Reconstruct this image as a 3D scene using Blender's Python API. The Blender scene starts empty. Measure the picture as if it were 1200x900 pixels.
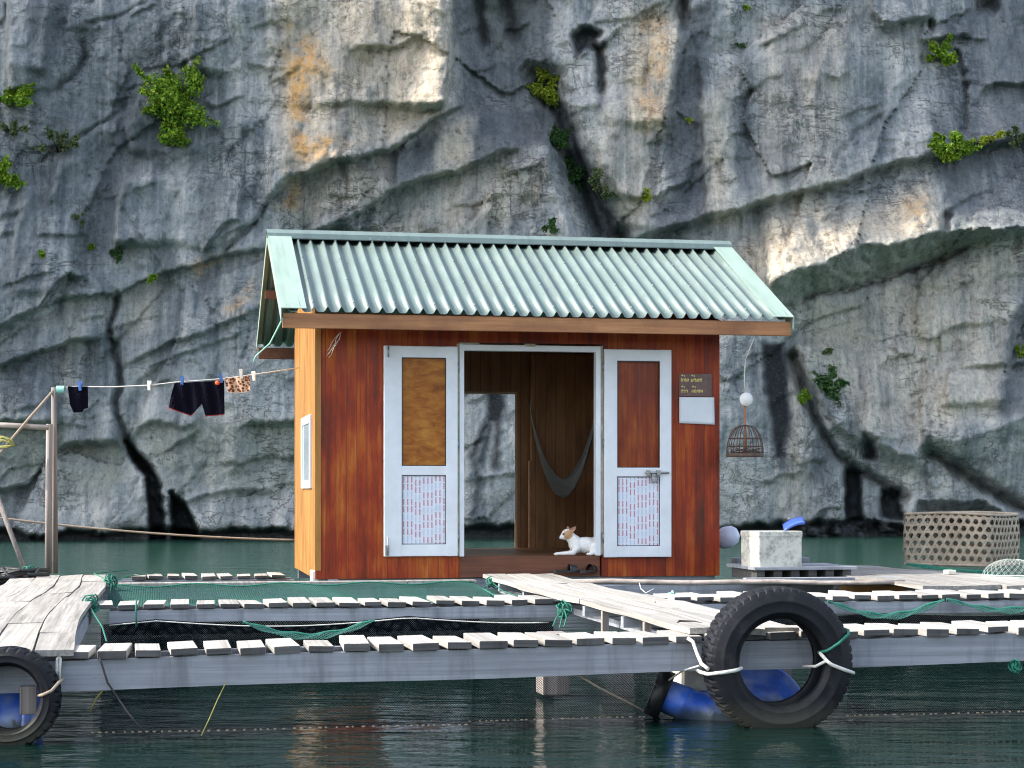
import bpy, bmesh, math, random
import numpy as np
from mathutils import Vector, Matrix

random.seed(7)
SC = bpy.context.scene
COL = SC.collection
R = math.radians

# ------------------------------------------------------------------ frames
F, H, HY = 2200.0, 1.18, 575.0          # focal length (photo px), eye height, horizon row
AL = R(10.73)                            # the raft and the hut are turned by this angle
CA, SA = math.cos(AL), math.sin(AL)


def W(u, v, z):
    """raft frame (along the walkways, away from the viewer, up) -> world"""
    return Vector((u * CA - v * SA, u * SA + v * CA, z))


def uof(px, v):
    t = (px - 600) / F
    return v * (SA + t * CA) / (CA - t * SA)


def zof(px, py, v):
    u = uof(px, v)
    d = u * SA + v * CA
    return H - (py - HY) * d / F


def at(px, py, d):
    return Vector(((px - 600) * d / F, d, H - (py - HY) * d / F))


# ------------------------------------------------------------------ materials
class NT:
    def __init__(s, name):
        s.m = bpy.data.materials.new(name)
        s.m.use_nodes = True
        s.t = s.m.node_tree
        s.t.nodes.clear()
        s.out = s.t.nodes.new('ShaderNodeOutputMaterial')

    def n(s, typ, ins=None, **kw):
        nd = s.t.nodes.new(typ)
        for k, v in kw.items():
            setattr(nd, k, v)
        for k, v in (ins or {}).items():
            s.put(nd.inputs[k], v)
        return nd

    def put(s, sock, v):
        if isinstance(v, bpy.types.NodeSocket):
            s.t.links.new(v, sock)
        elif isinstance(v, (tuple, list)) and len(v) == 3 and sock.type == 'RGBA':
            sock.default_value = (*v, 1)
        else:
            sock.default_value = v

    def obj(s):
        return s.n('ShaderNodeTexCoord').outputs['Object']

    def pos(s):
        return s.n('ShaderNodeNewGeometry').outputs['Position']

    def map(s, vec, scale=(1, 1, 1), loc=(0, 0, 0), rot=(0, 0, 0)):
        return s.n('ShaderNodeMapping', {'Vector': vec, 'Scale': scale, 'Location': loc, 'Rotation': rot}).outputs[0]

    def noise(s, vec, scale, detail=4, rough=.55, dist=0):
        return s.n('ShaderNodeTexNoise', {'Vector': vec, 'Scale': scale, 'Detail': detail, 'Roughness': rough, 'Distortion': dist}).outputs[0]

    def vor(s, vec, scale, feature='F1', out='Distance'):
        return s.n('ShaderNodeTexVoronoi', {'Vector': vec, 'Scale': scale}, feature=feature).outputs[out]

    def math(s, op, a, b=0.0, c=0.0, clamp=False):
        nd = s.n('ShaderNodeMath', operation=op, use_clamp=clamp)
        s.put(nd.inputs[0], a); s.put(nd.inputs[1], b)
        if op in ('MULTIPLY_ADD', 'COMPARE'):
            s.put(nd.inputs[2], c)
        return nd.outputs[0]

    def ramp(s, fac, stops, interp='LINEAR'):
        nd = s.n('ShaderNodeValToRGB')
        cr = nd.color_ramp
        cr.interpolation = interp
        while len(cr.elements) < len(stops):
            cr.elements.new(.5)
        for e, (p, c) in zip(cr.elements, stops):
            e.position = p
            e.color = (c, c, c, 1) if isinstance(c, (int, float)) else (*c, 1)
        s.put(nd.inputs[0], fac)
        return nd.outputs[0]

    def mix(s, fac, a, b, mode='MIX'):
        nd = s.n('ShaderNodeMix', data_type='RGBA', blend_type=mode)
        s.put(nd.inputs[0], fac); s.put(nd.inputs[6], a); s.put(nd.inputs[7], b)
        return nd.outputs[2]

    def xyz(s, vec):
        nd = s.n('ShaderNodeSeparateXYZ', {0: vec})
        return nd.outputs

    def attr(s, name):
        return s.n('ShaderNodeAttribute', attribute_name=name).outputs['Fac']

    def bump(s, h, strength=.3, dist=.01, normal=None):
        ins = {'Height': h, 'Strength': strength, 'Distance': dist}
        if normal is not None:
            ins['Normal'] = normal
        return s.n('ShaderNodeBump', ins).outputs[0]

    def bsdf(s, color, rough=.6, normal=None, **kw):
        ins = {'Base Color': color, 'Roughness': rough}
        if normal is not None:
            ins['Normal'] = normal
        for k, v in kw.items():
            ins[k.replace('_', ' ')] = v
        b = s.n('ShaderNodeBsdfPrincipled', ins)
        s.t.links.new(b.outputs[0], s.out.inputs[0])
        return b

    def rnd(s):
        return s.n('ShaderNodeObjectInfo').outputs['Random']

    def island(s):
        return s.n('ShaderNodeNewGeometry').outputs['Random Per Island']


MAT = {}


def plain(name, col, rough=.6, var=.25, scale=12, bump=.15, metal=0.0, **kw):
    """a surface of one colour with mottling, dirt and a fine bump"""
    t = NT(name)
    o = t.obj()
    a = t.noise(o, scale, 6, .65)
    b = t.noise(o, scale * .23, 3)
    dark = tuple(c * (1 - var) for c in col)
    lite = tuple(min(1, c * (1 + var * .6)) for c in col)
    c = t.mix(t.ramp(a, [(.3, 0), (.72, 1)]), dark, lite)
    c = t.mix(t.ramp(b, [(.55, 0), (.8, var * 1.4)]), c, tuple(x * .55 for x in col))
    t.bsdf(c, rough, t.bump(a, bump, .01), Metallic=metal, **kw)
    MAT[name] = t.m
    return t.m


def weathered(name, axis, base=(.46, .44, .41), dark=(.20, .19, .18), rough=.85):
    """bleached grey timber, grain along axis 0=x 1=y 2=z"""
    t = NT(name)
    o = t.obj()
    r = t.rnd()
    ofs = t.n('ShaderNodeVectorMath', {0: o, 1: t.n('ShaderNodeCombineXYZ', {0: t.math('MULTIPLY', r, 37.0), 1: t.math('MULTIPLY', r, 17.0), 2: 0.0}).outputs[0]}, operation='ADD').outputs[0]
    sc = [38, 38, 38]
    sc[axis] = .6
    g = t.noise(t.map(ofs, tuple(sc)), 1.0, 7, .7)
    blot = t.noise(ofs, 4.5, 4, .6)
    c = t.mix(t.ramp(g, [(.34, 0), (.6, 1)]), dark, base)
    c = t.mix(t.ramp(blot, [(.46, 0), (.68, .55)]), c, tuple(x * .62 for x in base))
    v = t.math('MULTIPLY_ADD', r, .34, .80)
    c = t.mix(1.0, c, t.n('ShaderNodeCombineColor', {0: v, 1: v, 2: v}).outputs[0], 'MULTIPLY')
    if axis == 0:
        dr = t.noise(t.map(ofs, (7, 7, 1.0)), 1, 5, .65)
        c = t.mix(t.ramp(dr, [(.5, 0), (.68, .6)]), c, tuple(x * .5 for x in dark))
    nail = t.noise(ofs, 60, 2)
    c = t.mix(t.ramp(nail, [(.72, 0), (.78, .6)]), c, (.12, .08, .06))
    t.bsdf(c, rough, t.bump(g, .35, .002))
    MAT[name] = t.m


def varnish(name, board, axis, stops, rough=.38, zs=1.1, wear=.5, seed=0.0):
    """tongue and groove boards: board = width, axis = direction across the boards"""
    t = NT(name)
    o = t.obj()
    x = t.xyz(o)[axis]
    k = t.math('DIVIDE', x, board)
    idx = t.math('FLOOR', t.math('ADD', k, seed))
    wn = t.n('ShaderNodeTexWhiteNoise', {'W': idx}, noise_dimensions='1D').outputs[0]
    shift = t.n('ShaderNodeCombineXYZ', {0: t.math('MULTIPLY', wn, 31.0), 1: t.math('MULTIPLY', wn, 13.0), 2: t.math('MULTIPLY', wn, 57.0)}).outputs[0]
    ov = t.n('ShaderNodeVectorMath', {0: o, 1: shift}, operation='ADD').outputs[0]
    g = t.noise(t.map(ov, (34, 34, zs)), 1, 7, .66, .6)
    pat = t.noise(t.map(ov, (5.0, 5.0, 1.3)), 1.5, 6, .62)
    big = t.noise(t.map(o, (1, 1, .7)), 1.6, 3)
    f = t.math('ADD', t.math('MULTIPLY', g, .55), t.math('MULTIPLY', wn, .13))
    f = t.math('ADD', f, t.math('MULTIPLY', pat, .95))
    f = t.math('ADD', f, t.math('MULTIPLY', big, wear))
    f = t.math('SUBTRACT', f, .39 + wear * .5)
    c = t.ramp(f, stops)
    fr = t.math('FRACT', t.math('ADD', k, seed))
    gr = t.math('MINIMUM', fr, t.math('SUBTRACT', 1.0, fr))
    gv = t.ramp(gr, [(.0, 0), (.045, 1)])
    c = t.mix(t.math('MULTIPLY', t.math('SUBTRACT', 1.0, gv), .7), c, (.02, .008, .004))
    h = t.math('ADD', t.math('MULTIPLY', g, .25), gv)
    t.bsdf(c, t.ramp(pat, [(.3, rough * .8), (.7, rough * 1.35)]), t.bump(h, .45, .004), Specular_IOR_Level=.3)
    MAT[name] = t.m


RED = [(.0, (.045, .009, .002)), (.20, (.115, .014, .002)), (.40, (.235, .025, .003)), (.55, (.32, .060, .006)), (.74, (.42, .145, .017)), (1, (.50, .22, .05))]
varnish('red_varnished_boards', .086, 0, RED, .42, wear=1.0)
varnish('honey_boards', .11, 1, [(.1, (.20, .085, .018)), (.45, (.35, .165, .040)), (.8, (.46, .25, .075))], wear=.3)
varnish('dark_inside_boards', .1, 0, [(.1, (.13, .06, .027)), (.5, (.34, .17, .07)), (.85, (.48, .27, .12))], wear=.2)



def timber(name, a, b, axis):
    t = NT(name)
    o = t.obj()
    sc = [30, 30, 30]; sc[axis] = 1.2
    g = t.noise(t.map(o, tuple(sc)), 1, 7, .65)
    p = t.noise(o, 2.5, 4)
    c = t.mix(t.ramp(g, [(.3, 0), (.65, 1)]), a, b)
    c = t.mix(t.ramp(p, [(.45, 0), (.7, .6)]), c, tuple(x * .6 for x in a))
    t.bsdf(c, .6, t.bump(g, .3, .003))
    MAT[name] = t.m


timber('eave_timber', (.22, .085, .03), (.40, .19, .075), 0)
timber('sill_timber', (.075, .022, .010), (.17, .055, .022), 0)
timber('rafter_timber', (.10, .035, .018), (.18, .075, .035), 1)
timber('trim_timber', (.45, .31, .17), (.62, .48, .32), 2)
weathered('bleached_slat', 1, (.47, .45, .42), (.22, .21, .19))
weathered('bleached_plank', 1, (.42, .40, .37), (.17, .16, .145))
weathered('grey_beam', 0, (.34, .36, .40), (.20, .215, .24))
weathered('end_grain', 0, (.10, .10, .10), (.045, .045, .045))
weathered('grey_post', 2, (.30, .265, .245), (.12, .10, .09))
weathered('grey_pole', 0, (.46, .40, .36), (.22, .18, .16))


def roof_metal(name, col, rough=.38):
    t = NT(name)
    o = t.obj()
    a = t.noise(t.map(o, (6, 1.2, 1.2)), 2, 6, .6)
    sp = t.noise(o, 55, 3)
    c = t.mix(t.ramp(a, [(.35, 0), (.7, 1)]), tuple(x * .84 for x in col), col)
    c = t.mix(t.ramp(sp, [(.68, 0), (.74, .5)]), c, (.75, .78, .75))
    c = t.mix(t.ramp(t.noise(o, 3.1, 6, .7), [(.55, 0), (.75, .4)]), c, (.25, .27, .24))
    c = t.mix(t.ramp(t.noise(t.map(o, (9, .5, .5)), 1, 5, .7), [(.5, 0), (.7, .45)]), c, tuple(x * .5 for x in col))
    c = t.mix(t.ramp(t.noise(t.map(o, (14, 1.1, 1.1), (3, 0, 0)), 1, 6, .75), [(.66, 0), (.74, .6)]), c, (.20, .10, .05))
    t.bsdf(c, t.ramp(a, [(.3, rough), (.7, rough + .18)]), t.bump(a, .08, .01), Metallic=.0, Coat_Weight=.25, Coat_Roughness=.3)
    MAT[name] = t.m


roof_metal('mint_roof_sheet', (.150, .212, .200), .42)
roof_metal('mint_flashing', (.29, .40, .34), .5)

plain('white_upvc', (.65, .69, .73), .32, .13, 4, .03)
plain('aluminium_edge', (.40, .36, .26), .45, .4, 20, .1)
plain('steel', (.33, .33, .33), .42, .5, 60, .2, .8)
plain('white_paint', (.75, .75, .72), .6, .12, 9)
plain('paper', (.62, .66, .69), .8, .07, 8, .05)
plain('plaque_brown', (.13, .075, .068), .5, .35, 20, .1)
plain('plaque_yellow', (.62, .50, .16), .5, .1, 20)
plain('cream_foam', (.60, .58, .50), .9, .3, 22, .3)
plain('navy_cloth', (.006, .006, .012), 1.0, .3, 40, .3, Specular_IOR_Level=.02)
plain('red_trim', (.38, .03, .035), .8, .2, 40)
plain('blue_peg', (.06, .15, .42), .4, .1, 30)
plain('teal_tape', (.28, .60, .52), .5, .2, 30)
plain('white_peg', (.72, .72, .68), .5, .1, 30)
plain('orange_patch', (.70, .10, .02), .7, .2, 30)
plain('white_rope', (.66, .65, .60), .8, .25, 60, .4)
plain('brown_rope', (.36, .29, .22), .9, .3, 60, .4)
plain('green_rope', (.012, .16, .11), .7, .35, 50, .3)
plain('mint_string', (.28, .58, .42), .7, .3, 50, .3)
plain('yellow_rope', (.27, .26, .06), .7, .3, 50, .3)
plain('black_rope', (.025, .027, .03), .8, .3, 50, .3)
plain('green_net', (.018, .10, .082), .8, .3, 20, .1)
plain('dark_net', (.007, .010, .013), 1.0, .3, 20, .1, Specular_IOR_Level=.02)
plain('cork', (.34, .27, .19), .8, .3, 50, .2)
plain('black_plastic', (.012, .014, .015), .45, .4, 14, .1)
plain('rust_wire', (.10, .062, .045), .7, .5, 40, .3)
plain('rod_wood', (.30, .13, .07), .6, .3, 40, .2)
plain('bamboo', (.36, .305, .23), .65, .35, 16, .3)
plain('nylon_wire', (.62, .68, .64), .5, .1, 20)
plain('blue_film', (.10, .20, .70), .4, .2, 9, .3)
plain('buoy_skin', (.62, .66, .80), .4, .2, 7, .1)
plain('hammock_net', (.17, .17, .155), .9, .35, 60, .5)
plain('dark_wet', (.02, .022, .022), .5, .4, 9, .6)
plain('bark', (.10, .085, .065), .9, .4, 12, .5)
plain('rusty_panel', (.30, .15, .05), .8, .5, 8, .3)
plain('ear_skin', (.36, .19, .13), .8, .2, 60)
plain('dog_dark', (.012, .010, .010), .3, .1, 40)


def make_special():
    # rubber
    t = NT('tyre_rubber')
    o = t.obj()
    a = t.noise(o, 30, 6, .7)
    b = t.noise(o, 5, 4, .6)
    c = t.mix(t.ramp(b, [(.42, 0), (.7, 1)]), (.004, .005, .008), (.010, .011, .015))
    c = t.mix(t.ramp(a, [(.62, 0), (.75, .4)]), c, (.034, .031, .029))
    zz = t.math('ADD', t.xyz(t.pos())[2], t.math('MULTIPLY', t.math('SUBTRACT', t.noise(o, 12, 5, .7), .5), .14))
    c = t.mix(t.ramp(zz, [(.05, .6), (.15, 0)]), c, (.055, .055, .040))
    c = t.mix(t.ramp(t.noise(o, 7, 5, .7), [(.56, 0), (.7, .5)]), c, (.04, .037, .034))
    t.bsdf(c, .55, t.bump(a, .25, .004), Specular_IOR_Level=.25)
    MAT['tyre_rubber'] = t.m
    # drum plastic
    t = NT('blue_drum')
    o = t.obj()
    a = t.noise(o, 9, 6, .7)
    b = t.noise(o, 3.2, 3, .5)
    c = t.mix(t.ramp(a, [(.35, 0), (.7, 1)]), (.02, .09, .48), (.05, .17, .72))
    c = t.mix(t.ramp(b, [(.46, 0), (.64, .75)]), c, (.42, .50, .66))
    c = t.mix(t.ramp(t.noise(o, 24, 4), [(.62, 0), (.74, .8)]), c, (.06, .055, .04))
    zz = t.math('ADD', t.xyz(t.pos())[2], t.math('MULTIPLY', t.math('SUBTRACT', t.noise(o, 14, 5, .7), .5), .10))
    c = t.mix(t.ramp(zz, [(.03, .85), (.085, 0)]), c, (.035, .045, .022))
    t.bsdf(c, .42, t.bump(a, .15, .01))
    MAT['blue_drum'] = t.m
    # glass
    t = NT('door_glass')
    t.bsdf((.93, .95, .94), .02, None, Transmission_Weight=1.0, IOR=1.12)
    MAT['door_glass'] = t.m
    t = NT('amber_pane')
    o = t.obj()
    g_ = t.noise(t.map(o, (4, 4, 9), (0, 0, 0), (0, R(35), 0)), 2.0, 6, .65, .5)
    t.bsdf(t.ramp(g_, [(.3, (.17, .045, .006)), (.5, (.29, .10, .012)), (.7, (.40, .17, .026))]), .4, t.bump(g_, .1, .004), Specular_IOR_Level=.25)
    MAT['amber_pane'] = t.m
    t = NT('window_glass')
    o = t.obj()
    t.bsdf((.35, .42, .48), .08, t.bump(t.noise(o, 3, 2), .05, .02), Specular_IOR_Level=.7)
    MAT['window_glass'] = t.m
    # protective film with rows of red and grey print, printed vertically
    t = NT('printed_film')
    o = t.obj()
    x, y, z = t.xyz(o)[0], t.xyz(o)[1], t.xyz(o)[2]
    ci = t.math('DIVIDE', x, .034)
    col = t.math('FLOOR', ci)
    cf = t.math('FRACT', ci)
    wn = t.n('ShaderNodeTexWhiteNoise', {'W': t.math('FLOOR', t.math('DIVIDE', col, 2.5))}, noise_dimensions='1D').outputs[0]
    zi = t.math('ADD', t.math('DIVIDE', z, .062), t.math('MULTIPLY', wn, 3.7))
    row = t.math('FLOOR', zi)
    zf = t.math('FRACT', zi)
    wob = t.noise(t.map(o, (160, 1, 110)), 1, 3, .7)
    cx = t.math('ADD', t.math('SUBTRACT', cf, .5), t.math('MULTIPLY', t.math('SUBTRACT', wob, .5), .35))
    inx = t.math('LESS_THAN', t.math('ABSOLUTE', cx), .15)
    inz = t.math('LESS_THAN', t.math('ABSOLUTE', t.math('SUBTRACT', zf, .5)), .42)
    ink = t.math('MULTIPLY', inx, inz)
    par = t.math('MODULO', t.math('ADD', row, t.math('MULTIPLY', t.math('FLOOR', t.math('MULTIPLY', wn, 3.0)), 1.0)), 3.0)
    grey = t.math('GREATER_THAN', par, 1.5)
    inkc = t.mix(grey, (.40, .06, .13), (.40, .45, .58))
    stain_dark = t.noise(o, 14, 5)
    base = t.mix(t.ramp(stain_dark, [(.4, 0), (.7, .5)]), (.63, .68, .76), (.50, .54, .62))
    t.bsdf(t.mix(t.math('MULTIPLY', ink, .8), base, inkc), .45)
    MAT['printed_film'] = t.m
    # patterned cloth
    t = NT('leopard_cloth')
    o = t.obj()
    v = t.vor(t.map(o, (1, .2, 1)), 42)
    c = t.ramp(v, [(.25, (.05, .016, .008)), (.42, (.24, .09, .045)), (.6, (.55, .38, .26))])
    t.bsdf(c, .9)
    MAT['leopard_cloth'] = t.m
    # foam box with dark grime
    t = NT('foam_box')
    o = t.obj()
    a = t.noise(o, 9, 6, .75)
    b = t.noise(o, 45, 4)
    c = t.mix(t.ramp(a, [(.47, 0), (.64, .85)]), (.58, .57, .50), (.17, .17, .16))
    c = t.mix(t.ramp(b, [(.5, 0), (.7, .25)]), c, (.45, .45, .42))
    t.bsdf(c, .85, t.bump(b, .3, .004))
    MAT['foam_box'] = t.m
    # dog coat: white with a tan patch round the eye and the back of the head (local coordinates)
    t = NT('dog_coat')
    o = t.obj()
    fur = t.noise(t.map(o, (120, 120, 120)), 1, 4, .7)
    d = t.n('ShaderNodeVectorMath', {0: o, 1: (-.128, -.045, .178)}, operation='DISTANCE').outputs['Value']
    d2 = t.math('ADD', d, t.math('MULTIPLY', t.math('SUBTRACT', t.noise(o, 30, 3), .5), .03))
    c = t.mix(t.ramp(t.math('MULTIPLY', d2, 10.0), [(.36, 1), (.46, 0)]), (.74, .73, .70), (.45, .25, .11))
    g = t.n('ShaderNodeVectorMath', {0: o, 1: (.105, -.02, .135)}, operation='DISTANCE').outputs['Value']
    c = t.mix(t.ramp(t.math('MULTIPLY', g, 10.0), [(.35, .55), (.7, 0)]), c, (.33, .31, .30))
    c = t.mix(t.ramp(fur, [(.3, .22), (.6, 0)]), c, (.45, .43, .40))
    t.bsdf(c, .9, t.bump(fur, .4, .004), Sheen_Weight=.2)
    MAT['dog_coat'] = t.m
    # leaves
    for nm, a, b, c3 in (('leaf_green', (.045, .12, .014), (.16, .30, .022), (.40, .50, .04)),
                         ('leaf_yellow', (.14, .21, .02), (.32, .40, .035), (.52, .52, .07)),
                         ('leaf_dark', (.022, .060, .020), (.045, .115, .034), (.08, .17, .035)),
                         ('leaf_pale', (.045, .080, .032), (.10, .15, .06), (.20, .22, .08))):
        t = NT(nm)
        r = t.island()
        o = t.obj()
        cl = t.noise(o, 2.2, 2)
        f = t.math('ADD', t.math('MULTIPLY', r, .65), t.math('MULTIPLY', cl, .45))
        c = t.ramp(f, [(.15, a), (.55, b), (.95, c3)])
        p = t.n('ShaderNodeBsdfPrincipled', {'Base Color': c, 'Roughness': .55, 'Specular IOR Level': .3})
        tr = t.n('ShaderNodeBsdfTranslucent', {'Color': c})
        mx = t.n('ShaderNodeMixShader', {0: .35, 1: p.outputs[0], 2: tr.outputs[0]})
        t.t.links.new(mx.outputs[0], t.out.inputs[0])
        MAT[nm] = t.m
    # water
    t = NT('green_sea_water')
    p = t.pos()
    w1 = t.noise(t.map(p, (.9, 2.4, 1)), 1.0, 3, .5, .4)
    w2 = t.noise(t.map(p, (3.6, 9, 1)), 1.0, 4, .55, .5)
    w3 = t.noise(t.map(p, (22, 48, 1)), 1.0, 3, .5)
    h = t.math('ADD', t.math('MULTIPLY', w1, .55), t.math('MULTIPLY', w2, .24))
    h = t.math('ADD', h, t.math('MULTIPLY', w3, .012))
    mott = t.noise(t.map(p, (.18, .10, 1)), 1, 4)
    c = t.mix(t.ramp(mott, [(.35, 0), (.68, 1)]), (.0022, .0125, .0098), (.0036, .0185, .0140))
    far_tint = t.ramp(t.math('ADD', t.math('DIVIDE', t.xyz(p)[1], 40.0), t.math('MULTIPLY', t.math('SUBTRACT', mott, .5), .25)), [(.36, 0), (.62, 1)])  # base colour turns paler green with distance toward the cliff
    c = t.mix(far_tint, c, (.030, .092, .068))
    t.bsdf(c, .05, t.bump(h, .38, .12), IOR=1.33, Specular_IOR_Level=.5)
    MAT['green_sea_water'] = t.m
    # limestone
    t = NT('limestone')
    p = t.pos()
    streak = t.noise(t.map(p, (1.9, .5, .16)), 1.0, 6, .62, .5)
    streak2 = t.noise(t.map(p, (6.5, 1.5, .42), (3, 1, 7)), 1.0, 5, .6, .4)
    mid = t.noise(p, 1.1, 8, .68)
    fine = t.noise(p, 6.5, 8, .72)
    spk = t.noise(p, 24, 4, .7)
    f = t.math('ADD', t.math('MULTIPLY', streak, .46), t.math('MULTIPLY', mid, .34))
    f = t.math('ADD', f, t.math('MULTIPLY', streak2, .20))
    f = t.math('ADD', f, t.math('MULTIPLY', t.math('SUBTRACT', t.attr('pale'), t.attr('slate')), .085))
    base = t.ramp(f, [(.33, (.105, .122, .135)), (.42, (.205, .228, .242)), (.49, (.335, .352, .355)), (.57, (.48, .478, .46)), (.68, (.66, .64, .59))])
    warmf = t.math('MULTIPLY', t.attr('warm'), t.ramp(t.math('ADD', t.math('MULTIPLY', streak, .5), t.math('MULTIPLY', mid, .5)), [(.34, .25), (.56, 1)]))
    warmc = t.ramp(t.math('ADD', t.math('MULTIPLY', fine, .5), t.math('MULTIPLY', streak2, .5)), [(.34, (.30, .235, .17)), (.48, (.56, .465, .345)), (.62, (.76, .67, .53))])
    c = t.mix(warmf, base, warmc)
    och = t.math('MULTIPLY', t.attr('ochre'), t.ramp(t.math('ADD', t.math('MULTIPLY', mid, .6), t.math('MULTIPLY', fine, .4)), [(.44, 0), (.56, 1)]))
    c = t.mix(och, c, t.mix(fine, (.52, .25, .07), (.74, .48, .22)))
    mossf = t.math('MULTIPLY', t.attr('moss'), t.ramp(mid, [(.3, .35), (.6, .9)]))
    c = t.mix(mossf, c, t.mix(fine, (.12, .145, .11), (.38, .39, .30)))
    dk = t.math('MULTIPLY', t.attr('stain_dark'), t.ramp(t.math('ADD', t.math('MULTIPLY', streak2, .5), t.math('MULTIPLY', mid, .5)), [(.3, 1), (.75, .72)]))  # rock stains together with the shade painted into recesses
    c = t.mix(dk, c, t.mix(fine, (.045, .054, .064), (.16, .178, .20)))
    c = t.mix(t.ramp(fine, [(.30, .6), (.44, 0)]), c, (.09, .10, .105))
    c = t.mix(t.math('MULTIPLY', t.attr('black'), .93), c, (.014, .016, .019))  # black stains and the shade painted into cracks and hollows
    c = t.mix(t.ramp(spk, [(.60, 0), (.74, .35)]), c, (.62, .62, .60))
    fr = None
    for sc_, rot_, wd_, off_ in (((.34, .3, 1.15), R(20), .008, 0), ((.9, .3, .28), R(-8), .006, 5), ((1.2, .6, 2.6), R(24), .014, 9)):
        nn = t.noise(t.map(p, sc_, (off_, 0, off_ * 2), (0, rot_, 0)), 1.0, 7, .58, .3)
        l_ = t.ramp(t.math('ABSOLUTE', t.math('SUBTRACT', nn, .5)), [(0, 1), (wd_, 0)])
        fr = l_ if fr is None else t.math('MAXIMUM', fr, l_)
    gate = t.ramp(t.noise(p, .55, 3), [(.42, 0), (.6, 1)])
    fr = t.math('MULTIPLY', fr, gate)
    c = t.mix(t.math('MULTIPLY', fr, .55), c, (.04, .045, .048))
    pit = t.noise(t.map(p, (11, 11, 7)), 1.0, 6, .75)
    c = t.mix(t.ramp(pit, [(.36, .6), (.47, 0)]), c, t.mix(1.0, c, (.46, .47, .49), 'MULTIPLY'))
    c = t.mix(t.ramp(pit, [(.55, 0), (.68, .5)]), c, t.mix(1.0, c, (1.5, 1.47, 1.42), 'MULTIPLY'))
    hh = t.math('ADD', t.math('MULTIPLY', mid, 1.0), t.math('MULTIPLY', fine, .38))
    hh = t.math('ADD', hh, t.math('MULTIPLY', spk, .06))
    hh = t.math('ADD', hh, t.math('MULTIPLY', pit, .30))
    hh = t.math('SUBTRACT', hh, t.math('MULTIPLY', fr, .20))
    t.bsdf(c, .88, t.bump(hh, .8, .26), Specular_IOR_Level=.25)
    MAT['limestone'] = t.m


make_special()


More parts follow.
